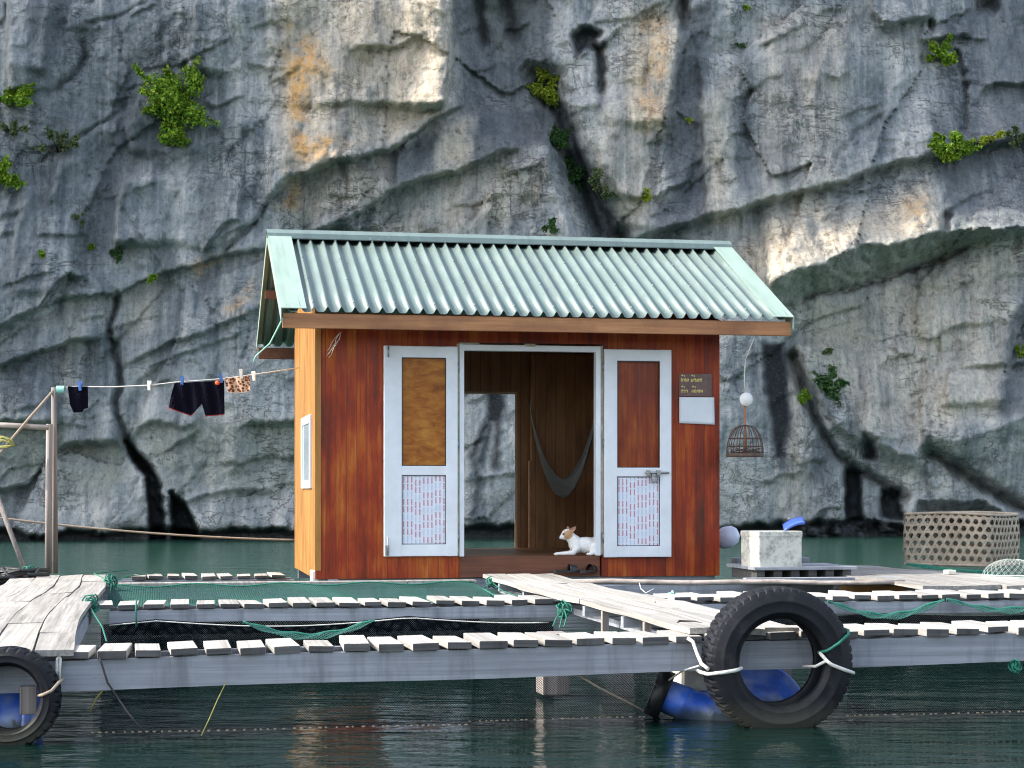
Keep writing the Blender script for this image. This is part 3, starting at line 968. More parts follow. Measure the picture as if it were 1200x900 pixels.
MOSS = paint([
    (.9, [(896, 332), (973, 306), (1041, 288), (1104, 272), (1200, 270), (1200, 282), (1072, 316), (980, 345), (920, 380)]),
    (.7, [(60, 518), (146, 512), (150, 560), (110, 585), (60, 590)]),
    (.7, [(-40, 486), (62, 490), (60, 560), (-40, 570)]),
    (.6, [(150, 496), (250, 490), (380, 494), (380, 570), (200, 575)]),
    (.6, [(430, 240), (500, 206), (560, 190), (500, 225), (430, 268)]),
    (.6, [(412, 52), (470, 38), (500, 34), (470, 52)]),
    (.5, [(900, 380), (1010, 340), (1040, 400), (960, 440)]),
    (.7, [(560, -14), (640, -14), (610, 60), (570, 60)]),
    (.6, [(860, 240), (960, 206), (1040, 200), (1000, 226), (880, 244)]),
], 12)

nyg, nxg = PX.shape
me = bpy.data.meshes.new('cliff')
vs = np.stack([CX, DEP, CZ], -1).reshape(-1, 3)
idx = np.arange(nyg * nxg).reshape(nyg, nxg)
fs = np.stack([idx[1:, :-1], idx[1:, 1:], idx[:-1, 1:], idx[:-1, :-1]], -1).reshape(-1, 4)
me.vertices.add(len(vs)); me.vertices.foreach_set('co', vs.ravel())
me.loops.add(fs.size); me.loops.foreach_set('vertex_index', fs.ravel())
me.polygons.add(len(fs)); me.polygons.foreach_set('loop_start', np.arange(0, fs.size, 4)); me.polygons.foreach_set('loop_total', np.full(len(fs), 4))
me.polygons.foreach_set('use_smooth', np.ones(len(fs), bool))
for nm, arr in (('warm', WARM), ('ochre', OCHRE), ('stain_dark', STAIN_SHADE), ('slate', SLATE), ('pale', PALE), ('moss', MOSS), ('black', BLACK)):
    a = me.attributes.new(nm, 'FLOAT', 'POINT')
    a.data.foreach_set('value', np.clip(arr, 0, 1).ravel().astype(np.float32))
me.update(calc_edges=True)
me.materials.append(MAT['limestone'])
cliff = bpy.data.objects.new('cliff', me)
COL.objects.link(cliff)
cliff['kind'] = 'structure'
cliff['label'] = 'tall streaked grey limestone cliff rising from the water'

# ------------------------------------------------------------------ water
wb = MB()
wb.add([(-400, -120, 0), (400, -120, 0), (400, 60, 0), (-400, 60, 0)], [(0, 1, 2, 3)])
water = wb.build('water', 'green_sea_water')
water['kind'] = 'structure'
water['label'] = 'dark green sea water with small ripples'


# ------------------------------------------------------------------ bushes on the cliff
def bush(name, label, px, py, wpx, hpx, n, mat, leaf=.085, blobs=9, seed=0, stems=True, sparse=False):
    rd = random.Random(seed)
    d = cdepth(px, py)
    k = d / F
    root = at(px, py + hpx * .35, cdepth(px, py + hpx * .35) + .1)
    t = thing(name, label, 'bush', root, 0, 'bushes and plants growing on the cliff')
    c0 = at(px, py, d - wpx * k * .28)
    rx, ry, rz = wpx * k / 2, wpx * k * .30, hpx * k / 2
    cs = []
    for i in range(blobs):
        while True:
            p = Vector((rd.uniform(-1, 1), rd.uniform(-1, 1), rd.uniform(-1, 1)))
            if p.length < 1:
                break
        q = Vector((p.x * rx * .78, p.y * ry * .8, p.z * rz * .78))
        cs.append((c0 + q, rd.uniform(.20, .42) * min(rx, rz) * (1.0 if not sparse else .8)))
    tw = []
    for i in range(max(3, blobs)):
        c, r = rd.choice(cs)
        o_ = (c - c0); o_.y = -abs(o_.y) * .5; o_.z += rz * .25
        if o_.length < .01:
            continue
        tw.append((c, c + o_.normalized() * r * rd.uniform(1.3, 2.2)))
    mb = MB()
    for i in range(int(n * 1.5)):
        c, r = rd.choice(cs)
        if i % 5 == 0 and tw:
            a_, b_ = rd.choice(tw)
            c, r = a_.lerp(b_, rd.uniform(.3, 1.0)), r * .22
        v = Vector((rd.gauss(0, 1), rd.gauss(0, 1), rd.gauss(0, 1)))
        v.normalize()
        p = c + v * r * (rd.random() ** .4) * 1.0
        nrm = (v * .7 + Vector((rd.gauss(0, .5), rd.gauss(0, .5), rd.gauss(.5, .5)))).normalized()
        ax = nrm.orthogonal()
        ax = Matrix.Rotation(rd.uniform(0, 6.28), 3, nrm) @ ax
        ay = nrm.cross(ax)
        L, B = leaf * .8 * rd.choice((.55, .8, 1.0, 1.3)) * rd.uniform(.8, 1.2), leaf * rd.uniform(.18, .36)
        tip = p + ax * L - nrm * L * .22
        mb.add([p, p + ax * L * .45 + ay * B + nrm * B * .3, tip, p + ax * L * .45 - ay * B + nrm * B * .3], [(0, 1, 2), (0, 2, 3)])
    mb.build('foliage', mat, t)
    if stems:
        sb = MB()
        for a_, b_ in tw:
            sb.tube([root, a_, b_], [.022, .014, .005], 4)
        for c, r in cs[:max(4, blobs // 2)]:
            mid = root.lerp(c, .5) + Vector((rd.uniform(-.08, .08), -.03, rd.uniform(-.05, .1)))
            sb.tube([root, mid, c], [.03, .02, .008], 5)
        sb.build('stem', 'bark', t)
    return t


bush('leafy_bush', 'largest bush on the cliff, a full dark green one high above the clothes line', 204, 112, 88, 92, 4200, 'leaf_green', .085, 22, 1)
bush('leafy_bush', 'low green clump directly under the largest bush on the left', 196, 160, 68, 30, 900, 'leaf_green', .08, 8, 2)
bush('leafy_bush', 'broad green bush cut by the left edge of the photo, upper of the two there', 10, 112, 62, 36, 1500, 'leaf_green', .085, 10, 3)
bush('leafy_bush', 'thin green sprig at the left edge between two larger bushes', 14, 150, 36, 16, 300, 'leaf_pale', .08, 5, 33)
bush('leafy_bush', 'yellowish green bush at the left edge, lower of the two there', 6, 204, 42, 34, 900, 'leaf_green', .085, 8, 4)
bush('trailing_shrub', 'sparse pale shrub hanging left of the largest bush', 68, 166, 58, 34, 430, 'leaf_pale', .075, 9, 5, True, True)
bush('small_plant', 'tiny round yellow green plant alone on the left rock face', 45, 298, 16, 12, 150, 'leaf_green', .07, 3, 6, False)
bush('small_plant', 'tiny trailing plant on the rock well above the navy cloth on the line', 96, 256, 24, 14, 130, 'leaf_pale', .06, 4, 7, False, True)
bush('small_plant', 'tiny plant beside the bright rock edge, left of a pair', 106, 290, 12, 14, 110, 'leaf_green', .06, 3, 8, False)
bush('small_plant', 'small dark plant in a notch under the bright rock edge', 139, 297, 20, 18, 220, 'leaf_dark', .07, 4, 9, False)
bush('small_plant', 'small green plant in the ledge crack above the shorts', 176, 326, 17, 13, 220, 'leaf_green', .065, 3, 10, False)
bush('leafy_bush', 'bright yellow green bush above the middle of the hut roof', 645, 102, 42, 48, 1500, 'leaf_yellow', .085, 11, 11)
bush('crevice_shrub', 'dark green shrub filling the gully below the yellow green bush', 652, 160, 44, 44, 900, 'leaf_dark', .085, 9, 12)
bush('crevice_shrub', 'dark green shrub in the lower gully just above the hut roof', 674, 196, 50, 46, 900, 'leaf_dark', .085, 9, 13)
bush('crevice_shrub', 'thin dull shrub on the rock edge right of the gully', 706, 215, 36, 52, 430, 'leaf_pale', .075, 9, 14, True, True)
bush('small_plant', 'dark plant at the rock foot touching the roof ridge', 644, 266, 28, 18, 280, 'leaf_dark', .075, 5, 15, False)
bush('small_plant', 'small yellowish plant on the pale rock over the right half of the roof', 761, 228, 22, 20, 260, 'leaf_yellow', .07, 5, 16, False, True)
bush('small_plant', 'tiny plant at the top edge of the photo right of the dark streak', 875, 10, 9, 12, 110, 'leaf_green', .06, 3, 17, False)
bush('leafy_bush', 'green bush under a small overhang in the upper right corner', 1103, 62, 50, 34, 1100, 'leaf_green', .085, 10, 18)
bush('leafy_bush', 'wide green bush sitting on the right hand ledge', 1122, 170, 76, 44, 2000, 'leaf_green', .085, 14, 19)
bush('leafy_bush', 'small yellow green bush at the right end of the wide ledge bush', 1160, 161, 30, 20, 500, 'leaf_yellow', .08, 5, 20)
bush('leafy_bush', 'pale thin bush on the ledge at the right edge of the photo', 1192, 160, 36, 24, 420, 'leaf_pale', .08, 6, 21)
bush('leafy_bush', 'dull green bush in the rock crevice right of the hanging cage', 970, 446, 42, 44, 900, 'leaf_dark', .08, 10, 22)
bush('small_plant', 'slim pale sprig just above the bush in the lower crevice', 970, 412, 14, 20, 120, 'leaf_pale', .065, 4, 23, False, True)
bush('small_plant', 'narrow green plant in the dark crack beside the cage', 943, 472, 15, 34, 330, 'leaf_green', .075, 6, 24, False)
bush('small_plant', 'green plant at the right edge of the photo, halfway down', 1197, 410, 16, 18, 240, 'leaf_green', .075, 4, 25, False)
bush('small_plant', 'tiny dim plant on the streaked rock at the upper middle right', 868, 52, 10, 10, 70, 'leaf_dark', .06, 3, 26, False)
bush('small_plant', 'tiny bright plant on the dark water streak over the roof', 807, 142, 8, 8, 60, 'leaf_yellow', .06, 3, 27, False)

# ------------------------------------------------------------------ hut
V0, V1 = 15.63, 18.05
U0, U1 = 1.30, 4.79
ZB, ZE, ZR = .445, 2.61, 3.465
VR = 16.975
hut = thing('wooden_hut', 'small red brown wooden hut with green corrugated roof and open white doors', 'hut', W(U0, V0, ZB))
zs_, zt_ = .625, 2.40
uL, uR = uof(539, V0), uof(705, V0)
T = .04
fw = MB()
fw.box(U0, uL, V0, V0 + T, ZB, 2.66)
fw.box(uR, U1, V0, V0 + T, ZB, 2.66)
fw.box(uL, uR, V0, V0 + T, zt_ + .03, 2.66)
fw.build('front_wall', 'red_varnished_boards', hut)
MB().box(uL + .001, uR - .02, V0 - .012, V0 + .12, ZB + .005, zs_).build('door_sill', 'sill_timber', hut)
hl = lambda v: ZE + (ZR - ZE) * (1 - abs(v - VR) / (VR - 15.13)) - .06


def gable(mb, u0, u1):
    a = [(V0 + T + .001, ZB), (V1 - T - .001, ZB), (V1 - T - .001, hl(V1 - T)), (VR, hl(VR)), (V0 + T + .001, hl(V0 + T))]
    n = len(a)
    mb.add([W(u0, v, z) for v, z in a] + [W(u1, v, z) for v, z in a],
           [tuple(range(n))[::-1], tuple(range(n, 2 * n))] + [(i, (i + 1) % n, n + (i + 1) % n, n + i) for i in range(n)])


g = MB(); gable(g, U0, U0 + .03)
lw = g.build('side_wall', 'honey_boards', hut)
MB().box(U0 - .004, U0 + .045, V0 - .006, V0 + .05, ZB + .07, 2.60).build('corner_post', 'trim_timber', hut).data.materials[0] = MAT['honey_boards']
g = MB(); gable(g, U1 - .03, U1)
g.build('side_wall', 'red_varnished_boards', hut)
bL, bR = uof(500, V1), uof(605, V1)
bt = zof(605, 462, V1)
bw = MB()
bw.box(U0, bL, V1 - T, V1, ZB, 2.66)
bw.box(bR, U1, V1 - T, V1, ZB, 2.66)
bw.box(bL, bR, V1 - T, V1, bt, 2.66)
bw.box(bL, bR, V1 - T, V1, ZB, zs_ - .04)
bw.build('back_wall', 'dark_inside_boards', hut)
g = MB()
g.box(bR - .022, bR + .001, V1 - T - .012, V1 - T - .002, zs_, bt + .02)
g.box(bL, bR - .023, V1 - T - .012, V1 - T - .002, bt - .001, bt + .02)
g.build('back_door_trim', 'trim_timber', hut)
# an inner board wall stands right of the back doorway
pu = uof(622, V1 - .25)
MB().box(pu, U1 - .032, V1 - .27, V1 - .24, zs_, 2.5).build('partition', 'dark_inside_boards', hut)
MB().box(pu - .02, pu - .001, V1 - .28, V1 - .235, zs_, zof(610, 540, V1 - .25)).build('partition_post', 'eave_timber', hut)
MB().box(U0 + .031, U1 - .031, V0 + .121, V1 - T - .002, zs_ - .05, zs_ - .004).build('floor_boards', 'dark_inside_boards', hut)
MB().box(U0 + .03, U1 - .03, V0 + T, V0 + T + .06, ZB - .1, ZB - .001).build('bearer', 'grey_beam', hut)
MB().box(U0 + .03, U1 - .03, V1 - .1, V1 - T, ZB - .1, ZB - .001).build('bearer', 'grey_beam', hut)
# roof
RU0, RU1 = .985, 5.275
VE0, VE1 = 15.13, 2 * VR - 15.13
roofe = bpy.data.objects.new('roof', None); COL.objects.link(roofe); roofe.parent = hut
roofe.location = (0, 0, 2.0); WM['roof'] = WM[hut.name] @ Matrix.Translation((0, 0, 2.0)); roofe.empty_display_size = .1
NR = 38


def rib(a):
    p = (a * NR) % 1.0
    d = min(p, 1 - p)
    return .044 * math.exp(-(d / .165) ** 2) - .014


def slope(v_e, sgn):
    def fn(a, b):
        u = RU0 + .04 + (RU1 - RU0 - .08) * a
        v = v_e + (VR - v_e) * b
        z = ZE + .022 + (ZR - ZE - .03) * b
        return W(u, v, z + rib(a) + .004 * math.sin(a * 9 + b * 3))
    return fn


frs = MB().grid(slope(VE0, 1), NR * 10, 4, (0, 0, .004))
_sf = slope(VE0, 1)
for b_ in (.06, .36, .66, .93):
    for k_ in range(2, NR - 1, 3):
        p_ = _sf(k_ / NR, b_)
        frs.lathe([(.012, -.004), (.012, .002), (.007, .004), (.006, .010), (0, .011)], axis_matrix(p_, W(0, 0, 1) - W(0, .45, 0)), 8)
frs.build('front_roof_sheet', 'mint_roof_sheet', roofe)
MB().grid(slope(VE1, -1), NR * 10, 4, (0, 0, .004)).build('rear_roof_sheet', 'mint_roof_sheet', roofe)
sl = (ZR - ZE) / (VR - VE0)


def strip(u0, u1, vA, vB, lift, th=.006):
    zz = lambda v: ZE + (ZR - ZE) * (1 - abs(v - VR) / (VR - VE0)) + lift
    m = MB()
    m.hexa([W(u0, vA, zz(vA) - th), W(u1, vA, zz(vA) - th), W(u1, vB, zz(vB) - th), W(u0, vB, zz(vB) - th),
            W(u0, vA, zz(vA)), W(u1, vA, zz(vA)), W(u1, vB, zz(vB)), W(u0, vB, zz(vB))])
    return m


for (u0, u1, ue) in ((RU0, RU0 + .20, RU0), (RU1 - .17, RU1, RU1)):
    m = strip(u0, u1, VE0 - .03, VR - .02, .050)
    z = lambda v: ZE + (ZR - ZE) * (1 - abs(v - VR) / (VR - VE0)) + .050
    s_ = -1 if ue == RU0 else 1
    a, b = (ue, ue + s_ * .006)
    lo, hi = min(a, b), max(a, b)
    m.hexa([W(lo, VE0 - .03, z(VE0 - .03) - .11), W(hi, VE0 - .03, z(VE0 - .03) - .11), W(hi, VR - .02, z(VR - .02) - .11), W(lo, VR - .02, z(VR - .02) - .11),
            W(lo, VE0 - .03, z(VE0 - .03)), W(hi, VE0 - .03, z(VE0 - .03)), W(hi, VR - .02, z(VR - .02)), W(lo, VR - .02, z(VR - .02))])
    m.build('verge_flashing', 'mint_flashing', roofe)
    m = strip(u0, u1, VR + .02, VE1 + .03, .050)
    m.hexa([W(lo, VR + .02, z(VR + .02) - .07), W(hi, VR + .02, z(VR + .02) - .07), W(hi, VE1 + .03, z(VE1 + .03) - .07), W(lo, VE1 + .03, z(VE1 + .03) - .07),
            W(lo, VR + .02, z(VR + .02)), W(hi, VR + .02, z(VR + .02)), W(hi, VE1 + .03, z(VE1 + .03)), W(lo, VE1 + .03, z(VE1 + .03))])
    m.build('verge_flashing', 'mint_flashing', roofe)
m = MB()
prof = [(-.14, -.075), (-.13, -.030), (-.05, .010), (0, .020), (.05, .010), (.13, -.030), (.14, -.075)]
vs, fs_ = [], []
for uu in (RU0 - .015, RU1 + .012):
    for dv, dz in prof:
        vs.append(W(uu, VR + dv, ZR + .045 + dz))
    for dv, dz in prof:
        vs.append(W(uu, VR + dv * .97, ZR + .039 + dz))
k = len(prof)
for i in range(k - 1):
    fs_.append((i, i + 1, 2 * k + i + 1, 2 * k + i))
    fs_.append((k + i + 1, k + i, 3 * k + i, 3 * k + i + 1))
    fs_.append((i, k + i, k + i + 1, i + 1)); fs_.append((2 * k + i, 2 * k + i + 1, 3 * k + i + 1, 3 * k + i))
m.add(vs, fs_)
m.build('ridge_cap', 'mint_roof_sheet', roofe)
MB().box(RU0 + .01, RU1 - .005, VE0 + .015, VE0 + .055, 2.488, 2.607, bev=.004).build('eave_board', 'eave_timber', roofe)
MB().box(RU0 + .01, RU1 - .005, VE1 - .055, VE1 - .015, 2.488, 2.60, bev=.004).build('eave_board', 'rafter_timber', roofe)
zc = lambda v: ZE + (ZR - ZE) * (1 - abs(v - VR) / (VR - VE0))
for vv, hh in ((VR - .8, .07), (VR + .8, .07), (VR, .09)):
    MB().box(RU0 + .02, RU1 - .02, vv - .03, vv + .03, zc(vv) - hh - .04, zc(vv) - .035).build('purlin', 'rafter_timber', roofe)


def leaf(px0, px1, py0, py1, gx0, gx1, gy0, gy1, rx0, ry0, ry1, hasbolt):
    v = V0 - .055
    Um = lambda p: uof(p, v)
    pm = (px0 + px1) / 2
    Zm = lambda y: zof(pm, y, v)
    u0, u1, z1, z0 = Um(px0), Um(px1), Zm(py0), Zm(py1)
    a0, a1 = Um(gx0), Um(gx1)
    d = bpy.data.objects.new('door', None); COL.objects.link(d); d.parent = hut
    base = W(u0, v, z0)
    L = WM[hut.name].inverted() @ (Matrix.Translation(base) @ Matrix.Rotation(AL, 4, 'Z'))
    d.matrix_local = L; WM[d.name] = WM[hut.name] @ L; d.empty_display_size = .1
    f = MB()
    b = .006
    f.box(u0, a0, v, v + .045, z0, z1, bev=b)
    f.box(a1, u1, v, v + .045, z0, z1, bev=b)
    f.box(a0 - .004, a1 + .004, v + .001, v + .044, Zm(gy0), z1 - .001, bev=b)
    f.box(a0 - .004, a1 + .004, v + .001, v + .044, Zm(ry1), Zm(ry0), bev=b)
    f.box(a0 - .004, a1 + .004, v + .001, v + .044, z0 + .001, Zm(gy1), bev=b)
    f.build('door_frame', 'white_upvc', d)
    # dark rubber beads round both fields
    bd = MB()
    for zl, zh in ((Zm(ry0), Zm(gy0)), (Zm(gy1), Zm(ry1))):
        e = .006
        bd.box(a0, a0 + e, v + .008, v + .02, zl, zh); bd.box(a1 - e, a1, v + .008, v + .02, zl, zh)
        bd.box(a0 + e, a1 - e, v + .008, v + .02, zl, zl + e); bd.box(a0 + e, a1 - e, v + .008, v + .02, zh - e, zh)
    bd.build('glazing_bead', 'black_plastic', d)
    MB().box(a0 - .003, a1 + .003, v + .022, v + .027, Zm(ry0) - .003, Zm(gy0) + .003).build('glass_pane', 'door_glass' if hasbolt else 'amber_pane', d)
    MB().box(a0 - .003, a1 + .003, v + .014, v + .030, Zm(gy1) - .003, Zm(ry1) + .003).build('lower_panel', 'printed_film', d, W(a0, v, z0), AL)
    if hasbolt:
        q = MB()
        zb = Zm(554)
        ub = Um(757)
        q.tube([W(ub - .01, v - .018, zb), W(ub + .20, v - .018, zb)], .009, 8)
        q.box(ub, ub + .03, v - .03, v - .001, zb - .022, zb + .022, bev=.003)
        q.box(ub + .09, ub + .12, v - .03, v - .001, zb - .022, zb + .022, bev=.003)
        q.box(ub + .045, ub + .075, v - .035, v - .003, zb - .085, zb - .010, bev=.004)
        q.tube([W(ub + .07, v - .02, zb - .05), W(ub + .085, v - .022, zb - .085), W(ub + .10, v - .02, zb - .05)], .006, 6)
        q.build('bolt', 'steel', d)
    else:
        q = MB()
        ub, zb = Um(454), Zm(643)
        q.box(ub - .018, ub + .012, v - .012, v - .001, zb - .05, zb + .03, bev=.002)
        q.tube([W(ub, v - .016, zb - .06), W(ub, v - .016, zb + .10)], .006, 6)
        q.build('bolt', 'steel', d)
        q = MB()
        ub2, zt = Um(455), Zm(412)
        q.tube([W(ub2, v - .010, zt - .05), W(ub2, v - .010, zt + .04)], .007, 6)
        q.build('bolt', 'steel', d)
    for yy in (430, 520, 630):
        uu = u1 + .006 if not hasbolt else u0 - .006
        MB().tube([W(uu, v + .02, Zm(yy) - .04), W(uu, v + .02, Zm(yy) + .04)], .008, 8).build('hinge', 'steel', d)


leaf(450, 536.5, 405.5, 652, 471, 523, 419, 638, 0, 546, 557, False)
leaf(708.5, 787, 409.5, 653, 723.5, 773.5, 423, 640, 0, 548, 558.5, True)
# frame of the doorway
vf = V0 - .03
f = MB()
ua, ub = uof(538.5, vf), uof(544, vf)
uc, ud = uof(698.5, vf), uof(704, vf)
zh0, zh1 = zof(620, 411.5, vf), zof(620, 404.5, vf)
f.box(ua, ub, vf, V0 + .06, zs_ + .001, zh1, bev=.003)
f.box(uc, ud, vf, V0 + .06, zs_ + .001, zh1, bev=.003)
f.box(ub - .002, uc + .002, vf + .002, V0 + .059, zh0, zh1 - .001, bev=.003)
f.build('doorway_frame', 'white_upvc', hut)
f = MB()
f.box(ua - .022, ua - .001, vf + .012, V0 - .001, zs_ + .01, zh1 + .005)
f.box(ud + .001, ud + .022, vf + .012, V0 - .001, zs_ + .01, zh1 + .005)
f.box(ua, ua + .17, vf + .008, V0 - .001, zh1 + .001, zh1 + .014)
f.box(ub + .52, ub + .61, vf - .004, V0 - .001, zh1 - .012, zh1 + .012)
f.build('foam_seam', 'aluminium_edge', hut)
# side window
wv0, wv1 = 15.98, 16.98
zwa, zwb = 1.20, 1.83
w = MB()
w.box(U0 - .02, U0 - .001, wv0, wv0 + .09, zwa, zwb, bev=.003)
w.box(U0 - .02, U0 - .001, wv1 - .09, wv1, zwa, zwb, bev=.003)
w.box(U0 - .019, U0 - .001, wv0 + .088, wv1 - .088, zwa, zwa + .07, bev=.003)
w.box(U0 - .019, U0 - .001, wv0 + .088, wv1 - .088, zwb - .07, zwb, bev=.003)
win = w.build('side_window', 'white_upvc', hut)
MB().box(U0 - .010, U0 - .004, wv0 + .085, wv1 - .085, zwa + .065, zwb - .065).build('pane', 'window_glass', win)
MB().box(U0 - .02, U0 + .10, V0 + .05, V0 + .32, ZB - .03, ZB + .065, bev=.006).build('corner_pad', 'white_paint', hut)
MB().box(U0 - .02 + .122, U0 + .19, V0 - .01, V0 + .08, ZB - .05, ZB - .003, bev=.004).build('corner_pad', 'grey_beam', hut)

# string from the gable
single(MB().tube([W(RU0 + .03, VE0 + .03, 2.60), W(RU0 - .02, VE0 - .0, 2.50), W(RU0 - .09, VE0 + .02, 2.36), W(RU0 - .20, VE0 + .05, 2.26), W(RU0 - .22, VE0 + .05, 2.21)], .007, 6),
       'string', 'mint_string', 'pale green string dangling from the left corner of the roof', 'string', W(RU0, VE0, 2.2))
tw = MB()
rs_ = random.Random(2)
for k in range(4):
    p = W(U0 + .21, V0 - .03, 2.50)
    pp = [p]
    for q in range(5):
        p = p + Vector((-.032 + rs_.uniform(-.02, .02), rs_.uniform(-.01, .01), -.05 + rs_.uniform(-.015, .015)))
        pp.append(p)
    tw.tube(pp, .0022, 4)
single(tw, 'string', 'white_rope', 'frayed grey string hanging by the top left corner of the red wall', 'string', W(U0 + .1, V0 - .02, 2.2))

# hammock
def hammock():
    a, b = W(uof(621, V1 - .3), V1 - .29, zof(621, 478, V1 - .3)), W(uof(706, 16.2), 16.2, zof(706, 452, 16.2))
    lowz = zof(656, 583, 17.2)

    def fn(s, t):
        p = a.lerp(b, s)
        z0 = p.z
        dip = (4 * s * (1 - s)) ** .9
        mid = (a.z + b.z) / 2
        wid = .03 + .20 * math.sin(math.pi * s) ** .8
        q = (t - .5) * 2
        z = z0 + (lowz - mid) * dip + wid * .75 * q * q
        off = wid * q
        return p + Vector((CA * .0 - SA * off * .3, off * .9, 0)) + Vector((0, 0, z - z0)) + Vector((0, 0, .006 * math.sin(40 * s) * math.sin(9 * t)))
    m = MB().grid(fn, 36, 12, (0, .004, .004))
    m.tube([a, a + Vector((-.02, .015, .08))], .008, 6)
    m.tube([b, b + Vector((.14, .02, .16))], .008, 6)
    single(m, 'hammock', 'hammock_net', 'dark net hammock slung inside the hut behind the open doorway', 'hammock', W(uof(656, 17.2), 17.2, lowz))


hammock()

# ------------------------------------------------------------------ dog
def dog():
    base = W(uof(682, 15.72), 15.715, zs_)
    t = thing('dog', 'small white dog with a tan eye patch lying in the open doorway', 'dog', base, AL - R(4))
    bm = bmesh.new()

    def ell(c, r, rot=(0, 0, 0)):
        M = Matrix.Translation(c) @ Matrix.Rotation(rot[2], 4, 'Z') @ Matrix.Rotation(rot[1], 4, 'Y') @ Matrix.Rotation(rot[0], 4, 'X') @ Matrix.Diagonal((*r, 1))
        bmesh.ops.create_icosphere(bm, subdivisions=3, radius=1, matrix=M)

    def limb(a, b, r0, r1, n=7):
        for i in range(n):
            s = i / (n - 1)
            c = Vector(a).lerp(Vector(b), s)
            r = r0 + (r1 - r0) * s
            bmesh.ops.create_icosphere(bm, subdivisions=2, radius=r, matrix=Matrix.Translation(c))
    # trunk, chest, rump; faces -x
    ell((.045, 0, .085), (.125, .068, .072), (0, R(6), 0))
    ell((-.055, 0, .095), (.062, .060, .080), (0, R(-20), 0))
    ell((.115, 0, .082), (.075, .070, .078))
    limb((-.060, 0, .115), (-.110, -.006, .165), .056, .043)
    # skull, cheeks, muzzle
    ell((-.128, -.008, .182), (.052, .046, .046))
    ell((-.152, -.012, .166), (.036, .034, .032))
    limb((-.158, -.012, .162), (-.190, -.015, .154), .026, .015)
    # front legs stretched ahead, elbow under the chest
    limb((-.055, -.052, .060), (-.085, -.058, .026), .030, .023)
    limb((-.085, -.058, .022), (-.215, -.060, .017), .021, .014, 10)
    ell((-.232, -.060, .015), (.024, .016, .013))
    limb((-.055, .045, .060), (-.085, .050, .026), .030, .022)
    limb((-.085, .050, .022), (-.190, .045, .017), .020, .013, 10)
    ell((-.206, .045, .015), (.022, .015, .013))
    # folded hind leg
    ell((.115, -.060, .060), (.062, .030, .052), (0, R(25), 0))
    limb((.075, -.074, .026), (.135, -.078, .022), .022, .019)
    ell((.055, -.080, .014), (.034, .016, .013))
    # tail
    limb((.18, 0, .06), (.24, -.03, .02), .018, .010)
    me = bpy.data.meshes.new('body')
    bm.to_mesh(me); bm.free()
    o = bpy.data.objects.new('body', me); COL.objects.link(o)
    md = o.modifiers.new('r', 'REMESH'); md.mode = 'VOXEL'; md.voxel_size = .0055
    sm = o.modifiers.new('s', 'SMOOTH'); sm.iterations = 5; sm.factor = .5
    dg = bpy.context.evaluated_depsgraph_get()
    me2 = bpy.data.meshes.new_from_object(o.evaluated_get(dg))
    jr = random.Random(8)
    for v_ in me2.vertices:
        v_.co += v_.normal * jr.uniform(-.0016, .0022)
    o.modifiers.clear(); o.data = me2; me2.name = 'body'
    me2.materials.clear(); me2.materials.append(MAT['dog_coat'])
    me2.polygons.foreach_set('use_smooth', [True] * len(me2.polygons))
    o.parent = t
    WM[o.name] = WM[t.name]
    M = WM[t.name]
    P = lambda x, y, z: M @ Vector((x, y, z))
    for s in (-1, 1):
        e = MB()
        b0, b1, b2 = P(-.128, s * .022 - .008, .218), P(-.092, s * .044 - .008, .192), P(-.066 - .05 * (s > 0), s * .064 - .008, .252)
        mid = P(-.106, s * .030 - .008, .208)
        th = M.to_3x3() @ Vector((.010, -s * .006, 0))
        r1, r2 = b0.lerp(b2, .55) + M.to_3x3() @ Vector((-.008, 0, .0)), b1.lerp(b2, .55) + M.to_3x3() @ Vector((.012, 0, 0))
        e.add([b0, r1, b2, r2, b1, mid + th, (mid.lerp(b2, .5)) + th], [(0, 1, 6, 5), (1, 2, 6), (2, 3, 6), (3, 4, 5, 6), (4, 3, 2, 1, 0)])
        e.build('ear', 'ear_skin', t)
        y = MB()
        y.lathe([(0, -.009), (.007, -.006), (.009, 0), (.007, .006), (0, .009)], axis_matrix(P(-.168, s * .030 - .010, .184), Vector((-.5, s, .1))), 10)
        y.build('eye', 'dog_dark', t)
    n = MB()
    n.lathe([(0, -.010), (.010, -.006), (.012, 0), (.009, .006), (0, .009)], axis_matrix(P(-.205, -.016, .158), Vector((-1, 0, .2))), 10)
    n.build('nose', 'dog_dark', t)


dog()

